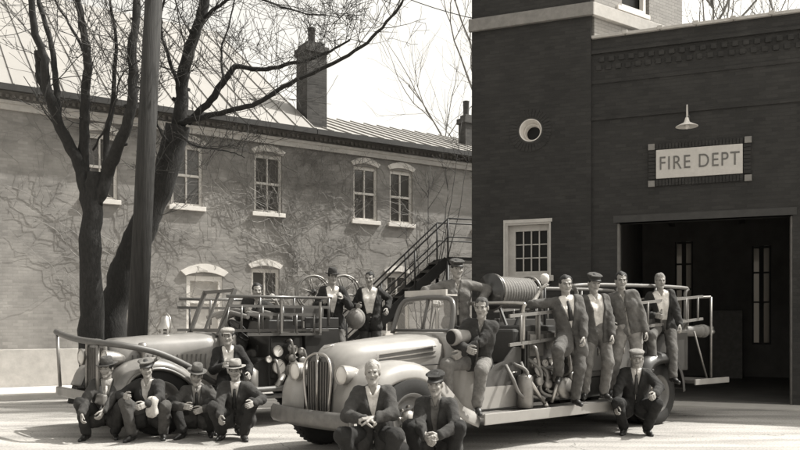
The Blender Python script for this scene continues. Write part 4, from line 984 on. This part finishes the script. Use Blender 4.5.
def head_field(P_, nl=0., nw=0., jw=0., ck=0., br=0., cl=0.):
    """P_ in head space: x across, y backward (-y = face), z up; centre between the eyes' height"""
    E = sd_ell; Cn = sd_cone
    d = E(P_, (0, .012, .035), (.074, .094, .084))
    d = smin(d, E(P_, (0, -.022, -.03), (.058, .068, .078)), .03)
    for s in (-1, 1):
        d = smin(d, Cn(P_, (s*(.047+jw), .01, -.055-cl*.5), (s*(.012+jw), -.062, -.098-cl), .022, .019), .025)
        d = smin(d, E(P_, (s*.037, -.062-ck, -.026), (.022+ck, .02, .02)), .02)
        d = smin(d, Cn(P_, (s*.016, -.088-br, .026), (s*.045, -.072-br, .024), .0085, .008), .012)
    d = smin(d, Cn(P_, (0, -.07, -.104-cl), (0, -.07, -.10-cl), .019+jw, .019+jw), .02)
    for s in (-1, 1):
        e = E(P_, (s*.031, -.093, .006), (.019, .017, .0125)); d = -smin(-d, e, .012)
        d = smin(d, E(P_, (s*.031, -.072, .006), (.0125, .0125, .0115)), .002)
        d = smin(d, E(P_, (s*.0755, .010, -.008), (.011, .02, .031)), .006)
    d = smin(d, Cn(P_, (0, -.084-nl*.4, .018), (0, -.104-nl, -.024-nl*.5), .0085+nw*.5, .0125+nw), .009)
    for s in (-1, 1): d = smin(d, E(P_, (s*.0115, -.094, -.029), (.009, .01, .008)), .006)
    m = E(P_, (0, -.1, -.0615), (.024, .010, .0022)); d = -smin(-d, m, .004)
    d = smin(d, Cn(P_, (-.016, -.0845, -.056), (.016, -.0845, -.056), .0065, .0065), .004)
    d = smin(d, Cn(P_, (-.013, -.083, -.067), (.013, -.083, -.067), .0075, .0075), .004)
    return d
def person(label, X, Y_, rz, pelvis, neck, hands, feet, coat=None, shirt=.5, trousers=.05, hat=None, hatv=.06, hair='brown', tie=None, look=(0, 0), lean_head=0,
           knee=None, elbow=None, open_w=.055, open_l=.42, toe=None, zoff=0, scale=1.0, curl=.9, handdir=None, yaw=0, hipyaw=0, vest=None, coat_len=.14, slevs=False, apron=None, group=None, rolls=0):
    root = thing('person', label, 'person', (X, Y_, zoff), math.radians(rz), group); root.scale = (scale,)*3
    seed = abs(hash(label)) % 1000; seed = sum(ord(ch) for ch in label) % 997; rg = random.Random(seed)
    pel = Vector(pelvis); nk = Vector(neck); up = (nk-pel).normalized(); ya = math.radians(yaw); hy = math.radians(hipyaw)
    lat = Vector((math.cos(ya), math.sin(ya), 0)); lat = (lat-up*lat.dot(up)).normalized(); fwd = lat.cross(up).normalized()*1.0   # x × up = -y
    if fwd.dot(Vector((math.sin(ya), -math.cos(ya), 0))) < 0: fwd = -fwd
    hlat = Vector((math.cos(hy), math.sin(hy), 0))
    sh = {s: nk-up*.065+lat*s*.165 for s in (-1, 1)}; hip = {s: pel+hlat*s*.09 for s in (-1, 1)}
    UA, FA, TL, SL = .285, .25, .43, .42
    el, wr, kn, an = {}, {}, {}, {}
    for s in (-1, 1):
        i = 0 if s < 0 else 1
        eh = (elbow[i] if elbow and elbow[i] else (s*.5, .4, -.8)); el[s], wr[s] = ik(sh[s], hands[i], UA, FA, eh)
        kh = (knee[i] if knee and knee[i] else (s*.25, -1, .35)); kn[s], an[s] = ik(hip[s], feet[i], TL, SL, kh)
    hc = nk+up*.04+Vector((0, 0, .115))+fwd*.035
    # ---- head rotation
    lz, lx = math.radians(look[0]), math.radians(look[1])
    HR = Matrix.Rotation(lz, 3, 'Z') @ Matrix.Rotation(lx, 3, 'X') @ Matrix.Rotation(math.radians(lean_head), 3, 'Y')
    HR = HR @ Matrix.Diagonal((rg.uniform(.93, 1.08), rg.uniform(.95, 1.06), rg.uniform(.95, 1.06)))
    HRn = np.array(HR, dtype=np.float32); hcn = np.array(hc, dtype=np.float32)
    # ---- torso primitives
    w0 = pel+up*.14
    torso = [(pel-lat*.075, pel+lat*.075, .105, .105), (w0-lat*.055, w0+lat*.055, .098, .098)]
    ch = nk-up*.2+fwd*.012
    for s in (-1, 1): torso += [(w0+lat*s*.055, ch+lat*s*.07, .095, .108), (ch+lat*s*.07, nk-up*.09+lat*s*.09, .105, .072)]
    torso += [(nk-up*.075-lat*.13, nk-up*.075+lat*.13, .062, .062), (nk-up*.06, nk-up*.0, .075, .06)]
    arms = []
    for s in (-1, 1): arms += [(sh[s], el[s], .056, .045), (el[s], wr[s], .045, .030)]
    legs = []
    for s in (-1, 1): legs += [(hip[s], kn[s], .088, .064), (kn[s], an[s], .062, .043)]
    # ---- body: one continuous mesh (fine head and hands, plain trunk and limbs beneath the clothes)
    Vs, Qs, Ms = [], [], []; off = 0
    def addm(V, Q, mi):
        nonlocal off
        Vs.append(V); Qs.append(Q+off); Ms.append(mi); off += len(V)
    # head + neck
    lo = np.array([-.11, -.14, -.24], np.float32); hi = np.array([.11, .14, .15], np.float32); G = grid(lo, hi, .0068)
    u_ = rg.uniform; d = head_field(G, u_(-.004, .008), u_(-.002, .004), u_(-.006, .009), u_(-.005, .007), u_(-.003, .004), u_(-.006, .008))
    nkl = HR.inverted() @ (nk-up*.06-hc); d = smin(d, sd_cone(G, (0, .022, -.04), tuple(nkl), .05, .056), .02)
    V, Q = surface_nets(d, lo, .0068); cen = V[Q].mean(1); mi = np.zeros(len(Q), int)
    for s in (-1, 1):
        mi[(np.linalg.norm((cen-np.array([s*.031, -.083, .006]))/np.array([.0125, .02, .0065]), axis=1) < 1)] = 1
        mi[(np.linalg.norm((cen-np.array([s*.032, -.085, .0265]))/np.array([.019, .03, .0045]), axis=1) < 1)] = 3
    mi[(np.linalg.norm((cen-np.array([0, -.09, -.0615]))/np.array([.022, .03, .0085]), axis=1) < 1)] = 2
    addm(V@HRn.T+hcn, Q, mi)
    core = [(p[0], p[1], max(p[2]-.022, .02), max(p[3]-.022, .02)) for p in torso]+[(p[0], p[1], p[2]-.012, p[3]-.006) for p in arms]+[(p[0], p[1], p[2]-.025, p[3]-.018) for p in legs]
    lo, hi = bounds(core, .03); G = grid(lo, hi, .016); V, Q = surface_nets(cones_field(G, core, .03), lo, .016); addm(V, Q, np.zeros(len(Q), int))
    for s in (-1, 1):
        i = 0 if s < 0 else 1
        dr = (wr[s]-el[s]).normalized()
        if handdir and handdir[i]: dr = (dr*.35+Vector(handdir[i][0]).normalized()).normalized(); nm = Vector(handdir[i][1])
        else: nm = Vector((-s*.9, .25, -.25))
        hp = hand_prims(wr[s], dr, nm, curl if not hasattr(curl, '__len__') else curl[i], 1 if (dr.cross((nm-dr*nm.dot(dr)).normalized())).dot(Vector((-s*.3, -1, .5))) > 0 else -1)
        hp.append((wr[s]-(wr[s]-el[s]).normalized()*.06, wr[s]+dr*.01, .026, .023, .01))
        lo, hi = bounds(hp, .012); G = grid(lo, hi, .005); V, Q = surface_nets(cones_field(G, hp, .004), lo, .005); addm(V, Q, np.zeros(len(Q), int))
    mk_mesh('body', np.concatenate(Vs), np.concatenate(Qs), [M['skin'], M['eye'], M['lip'], M['hair_'+hair]], root, np.concatenate(Ms))
    # ---- fabric folds
    ph = [rg.uniform(0, 6) for _ in range(6)]
    npv = lambda v: np.array(v, dtype=np.float32)
    JT = []
    for s in (-1, 1): JT += [(el[s], (wr[s]-sh[s]).normalized()), (kn[s], (an[s]-hip[s]).normalized()), (hip[s]+(kn[s]-hip[s])*.25, (kn[s]-hip[s]).normalized()), (an[s]+Vector((0, 0, .05)), (an[s]-kn[s]).normalized())]
    def folds(G, amp):
        x, y, z = G[..., 0], G[..., 1], G[..., 2]
        out_ = 0
        if amp > .003:                              # gathered creases round elbows, knees and crotch
            for J, ax_ in JT:
                r_ = G-npv(J); dd = np.linalg.norm(r_, axis=-1); al = r_@npv(ax_); ln = r_@npv(Vector(ax_).orthogonal().normalized())
                out_ = out_+amp*.8*np.exp(-(dd/.11)**2)*np.sin(al*85+ln*70+7*np.sin(ln*18)+ph[0])
            ridge = 1-np.abs(np.sin(x*19+z*13+2*np.sin(y*11+ph[2])+ph[5])); out_ = out_-amp*1.2*ridge**4
        return out_+amp*.8*(np.sin(x*38+z*21+ph[0])*np.sin(y*31-z*27+ph[1])+.7*np.sin(z*55+x*33*math.cos(ph[2])+ph[3])*np.sin(x*47+y*40+ph[4])+.5*np.sin(z*24+y*60+ph[5]))
    def coords(G):                                  # across, forward, down from the neck
        r_ = G-npv(nk); return r_@npv(lat), r_@npv(fwd), -(r_@npv(up))
    def garment(name, prims, inflate, k, m, res=.0135, amp=.0035, cut=None):
        pr = [(p[0], p[1], p[2]+inflate, p[3]+inflate) for p in prims]; lo, hi = bounds(pr, .03); G = grid(lo, hi, res)
        d = cones_field(G, pr, k)+folds(G, amp)
        if cut is not None: d = cut(G, d)
        V, Q = surface_nets(d, lo, res); return mk_mesh(name, V, Q, [m], root)
    # trousers
    tp = [(pel-hlat*.07, pel+hlat*.07, .1, .1), (pel+up*.10-hlat*.05, pel+up*.10+hlat*.05, .088, .088)]
    for s in (-1, 1): tp += [(hip[s], kn[s], .09, .07), (kn[s], an[s]+(kn[s]-an[s]).normalized()*.03, .069, .058)]
    garment('trousers', tp, .008, .03, cloth(trousers), amp=.005)
    # shoes
    for s in (-1, 1):
        i = 0 if s < 0 else 1
        td = Vector(toe[i]) if toe and toe[i] else Vector((s*.3, -1, -.12 if an[s].z < .12 else -.25)); td.normalize(); dn = Vector((0, 0, -1)); dn = (dn-td*dn.dot(td)).normalized()
        a = an[s]+dn*.035
        pr = [(an[s]+Vector((0, 0, .03)), a, .043, .04), (a-td*.045, a+td*.08, .036, .038), (a+td*.08+dn*.008, a+td*.165+dn*.014, .037, .028)]
        lo, hi = bounds(pr, .02); G = grid(lo, hi, .009); d = cones_field(G, pr, .02); pl = (G-npv(a+dn*.045))@npv(dn); d = np.maximum(d, pl)
        V, Q = surface_nets(d, lo, .009); mk_mesh('shoe', V, Q, [M['shoe']], root)
    # shirt
    if coat is None or not slevs: pass
    collar = [(nk-up*.02-lat*.035+fwd*.0, nk-up*.025+lat*.035, .052, .052), (nk-up*.05+fwd*.05, nk-up*.015-fwd*.03, .035, .045)]
    def vneck(G, d):
        a, f, c = coords(G); w_ = .006 if tie is not None else .034
        d = np.maximum(d, -np.maximum(np.maximum(np.abs(a)-w_*np.clip(1-c/.085, 0, 1), -f+.02), c-.085))
        return np.maximum(d, -(c+.012-.25*np.clip(-f, 0, .06)))
    for s in (-1, 1):                               # turned down collar
        k = MB(); sec = []
        for j in range(7):
            t_ = j/6; an_ = math.radians(100-150*t_); rr0 = .058+.004*t_; ctr = nk-up*(.008+.020*t_)
            dirv = lat*s*math.cos(an_*1.0)*1.0-fwd*math.sin(an_)
            b0 = ctr+dirv*rr0; b1 = ctr-up*(.028+.03*t_**3)+dirv*(rr0+.016+.012*t_)
            sec.append([b0, b1])
        k.loft(sec, closed=False, caps=False); k.build('collar', cloth(shirt), root, solid=.004)
    if coat is None or slevs:
        sa_ = []
        for s in (-1, 1):
            e = wr[s]-(wr[s]-el[s]).normalized()*.02
            if rolls: sa_ += [(sh[s], el[s], .058, .05), (el[s], el[s].lerp(e, .25), .05, .05)]
            else: sa_ += [(sh[s], el[s], .058, .05), (el[s], e, .05, .036)]
        garment('shirt', torso+collar+sa_, .004, .025, cloth(shirt), cut=vneck)
        if coat is None:
            bl = [(pel+up*.085-hlat*.055, pel+up*.085+hlat*.055, .098, .098)]
            garment('belt', bl, .008, .02, M['shoe'], res=.011, amp=.001, cut=lambda G, d: np.maximum(d, np.abs((G-npv(pel+up*.085))@npv(up))-.018))
    else:
        garment('shirt', torso+collar, .002, .025, cloth(shirt), amp=.002, cut=vneck)
    if coat is not None:
        ca = []
        for s in (-1, 1): ca += [(sh[s]-lat*s*.012, el[s], .052, .045), (el[s], wr[s]-(wr[s]-el[s]).normalized()*.012, .045, .032)]
        sk = []
        for s in (-1, 1): 
            dirn = ((kn[s]-hip[s]).normalized()*.8-up*.5).normalized()
            sk += [(pel+hlat*s*.06, hip[s]+dirn*coat_len, .108, .104)] if coat_len > .01 else []
        def cut(G, d):
            a, f, c = coords(G); band = np.clip(1-np.abs(np.abs(a)-open_w*np.clip(1-c/open_l, 0, 1)-.025)/.03, 0, 1)*(f > 0)*(c < open_l)*(c > -.02)
            d = d-.009*band
            if open_l > .01:
                wv = np.where(c < open_l, open_w*np.clip(1.05-c/open_l, 0, 1), .004)+.012*np.clip((c-open_l)*2, 0, 1)
                d = np.maximum(d, -np.maximum(np.maximum(np.abs(a)-wv, -f+.01), -.02-c+.0))
            return np.maximum(d, -(c+.012)-0*f) if True else d
        garment('coat', torso+ca+sk, .018, .022, cloth(coat), amp=.005, cut=cut)
    if coat is not None and coat_len > .01:
        k = MB()
        for j in range(3):
            c = nk-up*(open_l+.03+.09*j)+fwd*(.135)+lat*.012
            if open_l < .5: k.lathe([(0, .008), (.010, .007), (.011, 0)], tuple(c), tuple(fwd), 10)
        if k.v: k.build('buttons', M['dark'], root)
    if tie is not None:
        k = MB(); pts = [nk-up*.055+fwd*.075, nk-up*.12+fwd*.112, nk-up*.22+fwd*.135, nk-up*.33+fwd*.13]
        sec = []
        for p_, w_ in zip(pts, (.014, .02, .028, .03)): sec.append([p_-lat*w_, p_+fwd*.008, p_+lat*w_, p_-fwd*.01])
        k.loft(sec); k.build('tie', cloth(tie), root)
    if apron is not None:
        garment('apron', [(pel+up*.1-lat*.05+fwd*.02, pel+up*.1+lat*.05+fwd*.02, .1, .1), (pel+fwd*.03-lat*.05, pel+fwd*.03+lat*.05, .11, .11)], .016, .02, cloth(apron))
    # ---- hair and headgear, in head space
    def headmesh(name, fn, lo, hi, res, m):
        G = grid(np.array(lo, np.float32), np.array(hi, np.float32), res); V, Q = surface_nets(fn(G).astype(np.float32), lo, res)
        return mk_mesh(name, V@HRn.T+hcn, Q, [m], root)
    def hairf(G):
        d = sd_ell(G, (0, .018, .04), (.083, .098, .09)); x, y, z = G[..., 0], G[..., 1], G[..., 2]
        d = d+.003*np.sin(x*190+z*60)*np.sin(y*120+1.3*z*100)+.003*np.sin(x*75+ph[0])
        face = np.maximum(y+.035-.035*np.clip((z-.045)/.05, -1, .0), z-(.072+.012*np.sin(x*30+ph[1]))); d = np.maximum(d, -face)        # open over the face
        side = np.maximum(-z-.02, -10); low = np.maximum(-(z+.01)-np.clip((y-.01)*1.6, 0, .06), -1); return np.maximum(d, low)
    if hair != 'bald': headmesh('hair', hairf, (-.1, -.12, -.1), (.1, .14, .15), .0075, M['hair_'+hair])
    def place(mb, name, m, par=root):
        mb.v = [tuple(HR @ Vector(p)+hc) for p in mb.v]; return mb.build(name, m, par)
    hm = cloth(hatv)
    if hat == 'cap':                                # peaked cap with a broad soft crown
        k = MB(); secs = []
        for (rx, z_, cy) in ((.084, .05, .012), (.086, .075, .012), (.108, .096, .008), (.111, .108, .006), (.088, .122, .008), (.03, .127, .01)):
            secs.append([(rx*.94*math.cos(2*math.pi*j/28), cy+rx*1.12*math.sin(2*math.pi*j/28), z_-.02*math.sin(2*math.pi*j/28)*-1*(z_ > .1)) for j in range(28)])
        k.loft(secs); ho = place(k, 'cap', hm)
        k = MB(); o_, i_ = [], []
        for j in range(13):
            a = math.pi+math.pi*(j+.0)/12; i_.append((.078*math.cos(a), .012+.095*math.sin(a), .062)); o_.append((.082*math.cos(a), .004+.150*math.sin(a), .040))
        k.loft([i_, o_, [(x, y, z-.008) for x, y, z in o_], [(x, y, z-.008) for x, y, z in i_]], closed=False, caps=False); place(k, 'visor', M['dark'], ho)
    elif hat == 'flat':
        def fn(G):
            d = sd_ell(G, (0, .005, .088), (.098, .125, .042)); d = smin(d, sd_ell(G, (0, .012, .06), (.084, .1, .05)), .02)
            d = np.maximum(d, .045-.12*(G[..., 1]+.02)-G[..., 2]-.0); v_ = sd_ell(G, (0, -.105, .052), (.06, .042, .011)); return smin(d, v_, .01)
        headmesh('flat_cap', fn, (-.12, -.17, -.02), (.12, .15, .15), .0075, hm)
    elif hat == 'fedora':
        k = MB(); secs = []
        for (rx, z_, dz) in ((.083, .052, 0), (.082, .10, 0), (.074, .15, 0), (.06, .165, 0), (.03, .155, 0), (.01, .15, 0)):
            secs.append([(rx*.95*math.cos(2*math.pi*j/28), .012+rx*1.17*math.sin(2*math.pi*j/28), z_-.012*max(0, -math.sin(2*math.pi*j/28))*(z_ > .12)) for j in range(28)])
        k.loft(secs); ho = place(k, 'hat', hm)
        k = MB(); secs = []
        for (rx, z_) in ((.07, .054), (.11, .05), (.138, .056), (.139, .062), (.11, .056), (.07, .062)):
            secs.append([(rx*.97*math.cos(2*math.pi*j/32), .012+rx*1.13*math.sin(2*math.pi*j/32), z_+.014*abs(math.cos(2*math.pi*j/32))*(rx > .12)-.010*max(0, -math.sin(2*math.pi*j/32))*(rx > .12)) for j in range(32)])
        k.loft(secs, caps=False); place(k, 'brim', hm, ho)
        k = MB(); secs = []
        for (rx, z_) in ((.0845, .06), (.0845, .085)): secs.append([(rx*.955*math.cos(2*math.pi*j/28), .012+rx*1.175*math.sin(2*math.pi*j/28), z_) for j in range(28)])
        k.loft(secs, caps=False); place(k, 'hat_band', M['dark'], ho)
    return dict(root=root, wr=wr, hc=hc, kn=kn, R=Matrix.Rotation(math.radians(rz), 4, 'Z'))
def squat(p=.30, lean=.10, side=0, kn_w=.30, hx=.05, hz=.44, hy=-.36, h=.50, feetw=.15, **kw):
    return dict(pelvis=(0, .14, p), neck=(side, .14-lean, p+h), hands=((-hx, hy, hz), (hx, hy-.01, hz+.015)), feet=((-feetw, -.06, .085), (feetw, -.06, .085)),
                knee=((-kn_w*1.6, -1, .9), (kn_w*1.6, -1, .9)), elbow=((-1, .1, -.5), (1, .1, -.5)), **kw)
# ---- the front row, squatting
ppl = {}
person('man in dark hat squatting at far left of the front row, hands hanging together', -3.90, 10.55, 8,
       **{**squat(.28, .08, .02, hz=.42, look=(-14, 8), yaw=6, coat=.035, shirt=.32, trousers=.02, hat='fedora', hatv=.05, hair='black', tie=.5, open_w=.07, open_l=.34, handdir=(((.1, -.4, -1), (1, .2, 0)), ((-.3, -.4, -1), (-1, .2, 0)))), 'hands': ((-.20, -.36, .36), (.03, -.42, .34)), 'feet': ((-.20, -.10, .085), (.14, -.02, .085))})
person('man in peaked cap squatting second from left with white cloth over his knee', -3.30, 10.5, 0,
       **{**squat(.28, .10, -.02, look=(16, 8), yaw=-10, coat=.02, shirt=.4, trousers=.06, hat='cap', hatv=.12, hair='black', open_w=.08, open_l=.3), 'hands': ((-.26, -.20, .58), (.10, -.42, .50)), 'feet': ((-.16, -.16, .085), (.20, -.02, .085)), 'lean_head': -5})
person('man in dark brimmed hat squatting low, third from left in the front row', -2.76, 10.75, -4,
       **{**squat(.22, .14, .03, h=.46, look=(18, 14), yaw=14, coat=.05, shirt=.3, trousers=.02, hat='fedora', hatv=.09, hair='black', tie=.02), 'hands': ((-.02, -.38, .44), (.22, -.30, .40)), 'feet': ((-.10, -.18, .085), (.22, .02, .085)), 'lean_head': 6})
person('man in pale brimmed hat squatting below the standing man in black', -2.16, 10.5, 6,
       **{**squat(.28, .10, .0, h=.47, look=(-6, 6), yaw=-6, coat=.03, shirt=.55, trousers=.02, hat='fedora', hatv=.25, hair='black', tie=.02, open_w=.06, open_l=.3), 'hands': ((-.16, -.34, .34), (.26, -.34, .50)), 'feet': ((-.17, -.02, .085), (.12, -.14, .085)), 'curl': (.9, .5)})
person('bareheaded grey haired man in dark jacket squatting before the pale truck with folded hands', -.27, 7.9, -6,
       **squat(.39, .12, .0, h=.50, hz=.60, hx=.035, hy=-.32, look=(4, 4), yaw=5, coat=.035, shirt=.7, trousers=.015, hair='grey', open_w=.07, open_l=.3, vest=.1, curl=1.3, handdir=(((1, -.2, .1), (0, .3, -1)), ((-1, -.2, .1), (0, .3, -1)))))
person('man in small black cap and dark jacket squatting by the pale truck front wheel', .37, 8.2, -8,
       **squat(.25, .12, .0, h=.50, hz=.40, hx=.06, look=(-8, 6), yaw=-7, coat=.028, shirt=.12, trousers=.012, hat='cap', hatv=.02, hair='black', open_w=.05, open_l=.45, curl=1.2))
person('man in pale cap and dark jacket crouching before the rear wheel, hand hanging low', 3.23, 11.0, -10,
       **{**squat(.38, .10, .02, h=.52, look=(0, 10), coat=.018, shirt=.5, trousers=.012, hat='flat', hatv=.2, hair='fair', tie=.05, open_w=.07, open_l=.32), 'hands': ((-.30, -.32, .30), (.22, -.36, .58))})
person('man in flat cap and long black coat leaning on the grey truck mudguard', -2.38, 11.15, 12,
       pelvis=(.02, .12, .78), neck=(-.02, .0, 1.25), hands=((-.10, -.28, .98), (.28, -.22, .86)), feet=((-.14, -.2, .09), (.12, -.22, .09)), look=(-8, 4),
       coat=.014, shirt=.72, trousers=.02, hat='flat', hatv=.28, hair='black', open_w=.085, open_l=.55, coat_len=.3, scale=.96)
def on(o, u, v): p_ = TW(o, u, v); return p_.x, p_.y
# ---- on the grey truck
x, y = on(LO, 2.62, .1)
person('dark haired man leaning over the side rail of the grey truck', x, y, 5, pelvis=(-.10, .12, 1.32), neck=(.03, -.06, 1.90), hands=((-.12, -.36, 1.72), (.34, -.28, 1.88)),
       feet=((-.1, -.2, .72), (.15, -.2, .72)), coat=.02, shirt=.6, trousers=.03, hair='black', look=(10, 8), open_w=.03, open_l=.15, zoff=0)
x, y = on(LO, 3.82, .52)
person('man in dark brimmed hat standing on the grey truck before the reels', x, y, 6, pelvis=(0, 0, 1.60), neck=(0, -.02, 2.13), hands=((-.16, -.26, 1.86), (.16, -.28, 1.94)),
       feet=((-.1, 0, .78), (.12, -.02, .78)), coat=.016, shirt=.75, trousers=.10, hat='fedora', hatv=.03, hair='black', look=(14, 5), open_w=.11, open_l=.5)
x, y = on(LO, 4.68, .42)
m11 = person('bareheaded man in white shirt holding a pale helmet behind the hood', x, y, -4, pelvis=(0, 0, 1.60), neck=(0, -.02, 2.14), hands=((-.20, -.26, 1.82), (.30, .02, 1.78)),
       feet=((-.1, 0, .72), (.12, -.02, .72)), coat=.018, shirt=.75, trousers=.04, hair='black', look=(-6, 6), open_w=.14, open_l=.62)
hl = thing('helmet', 'pale round helmet held at the hip of the white shirted man behind the hood', 'helmet', (x-.25, y-.40, 1.62), 0)
k = MB(); k.lathe([(.0, .0), (.07, -.012), (.115, -.05), (.13, -.10), (.13, -.11), (.12, -.11), (.10, -.05), (0, -.015)], (0, 0, .0), (-.15, -1, .1), 28); k.v = [(a, b_, c*1.1) for a, b_, c in k.v]
k.build('shell', M['dull_stone'], hl); k = MB(); k.lathe([(.125, -.10), (.165, -.115), (.165, -.122), (.125, -.112)], (0, 0, 0), (-.15, -1, .1), 28); k.v = [(a, b_, c*1.1) for a, b_, c in k.v]; k.build('brim', M['dull_stone'], hl)
# ---- on the pale truck
x, y = on(RO, 2.50, -.28)
person('man in peaked cap standing in the pale truck cab with arms spread', x, y, 4, pelvis=(0, .02, 1.54), neck=(-.01, -.02, 2.11), hands=((-.33, -.24, 1.84), (.30, -.12, 1.82)),
       feet=((-.1, 0, .62), (.1, -.02, .62)), coat=.12, shirt=.45, open_w=.035, open_l=.16, coat_len=.02, trousers=.03, hat='cap', hatv=.05, hair='black', look=(6, 5), elbow=((-1, .1, -.1), (1, .3, .15)), handdir=(((-.3, -1, -.4), (0, 0, -1)), ((-.6, -.6, -.2), (0, 0, -1))))
x, y = on(RO, 1.76, .84)
person('man in dark shirt sitting on the pale truck door sill, forearms crossed', x-.02, y-.02, -8, pelvis=(.0, .08, 1.05), neck=(.06, -.02, 1.56), hands=((-.10, -.30, 1.22), (-.16, -.26, 1.16)),
       feet=((-.34, -.22, .62), (.02, -.30, .56)), knee=((-.6, -1, .8), (.1, -1, .8)), coat=.025, shirt=.25, open_w=.035, open_l=.15, coat_len=.0, trousers=.14, hair='brown', look=(-12, 8), elbow=((-.6, -.1, -.7), (1, -.3, -.5)))
x, y = on(RO, 3.28, 1.0)
person('bareheaded man in suit and tie standing on the running board, one foot raised', x-.02, y-.05, 0, pelvis=(.05, .0, .90), neck=(-.02, .02, 1.42), hands=((-.33, .12, 1.50), (.17, -.22, .86)),
       feet=((-.13, -.10, .40), (.10, .0, .085)), knee=((-.35, -1, .3), (.1, -1, .2)), coat=.075, shirt=.75, trousers=.075, hair='black', tie=.03, look=(2, 6), zoff=.455, elbow=((-1, -.3, -.5), (1, .3, -.4)), open_w=.10, open_l=.40, coat_len=.2, vest=.02)
x, y = on(RO, 3.88, 1.0)
person('capped man with wide open jacket standing on running board beside the suited man', x-.02, y, 0, pelvis=(.03, .0, .90), neck=(-.01, .02, 1.41), hands=((-.22, .05, 1.02), (.20, -.16, .86)),
       feet=((-.14, -.02, .085), (.12, -.04, .085)), coat=.075, shirt=.55, trousers=.13, hat='cap', hatv=.06, hair='black', look=(4, 6), zoff=.50, lean_head=4, yaw=10, open_w=.10, open_l=.75, coat_len=.1)
x, y = on(RO, 4.6, .98)
person('dark haired man in grey work shirt and pale trousers standing on the running board', x-.01, y, -2, pelvis=(.05, .02, .92), neck=(-.05, .0, 1.43), hands=((-.26, -.20, .98), (.27, -.10, .84)), yaw=-8,
       feet=((-.20, .0, .085), (.12, -.10, .085)), coat=.10, shirt=.35, open_w=.035, open_l=.16, coat_len=.0, trousers=.24, hair='black', look=(-2, 6), zoff=.50, scale=1.03)
x, y = on(RO, 5.72, .86)
person('fair haired man in white shirt and dark jacket sitting above the rear wheel', x, y, -4, pelvis=(.05, .12, .87), neck=(-.02, .04, 1.40), hands=((-.16, -.22, 1.02), (.22, -.22, .82)),
       feet=((-.22, -.34, .30), (.10, -.26, .02)), knee=((-.7, -1, .8), (.2, -1, .3)), coat=.022, shirt=.70, trousers=.09, hair='fair', look=(4, 5), zoff=.62, open_w=.12, open_l=.6, coat_len=.02, scale=1.0)
# bright cloth over one squatter's knee
k = MB(); c0 = Vector((-3.14, 10.14, .46)); secs = []
rr_ = random.Random(8)
for i in range(9):
    a = math.pi*i/8; rad = .075*math.sin(a)+.005+.012*math.sin(3*a); zc = .13*math.cos(a)
    secs.append([(c0.x+(rad*(1+.25*math.sin(j*1.7+i)))*math.cos(2*math.pi*j/16), c0.y+.6*rad*math.sin(2*math.pi*j/16)*(1+.2*math.cos(j*2.3+i)), c0.z+zc+.012*math.sin(j*2.1)) for j in range(16)])
k.loft(secs); tag(k.build('cloth', cloth(.4)), 'crumpled white cloth on the knee of the squatting man second from left', 'cloth')
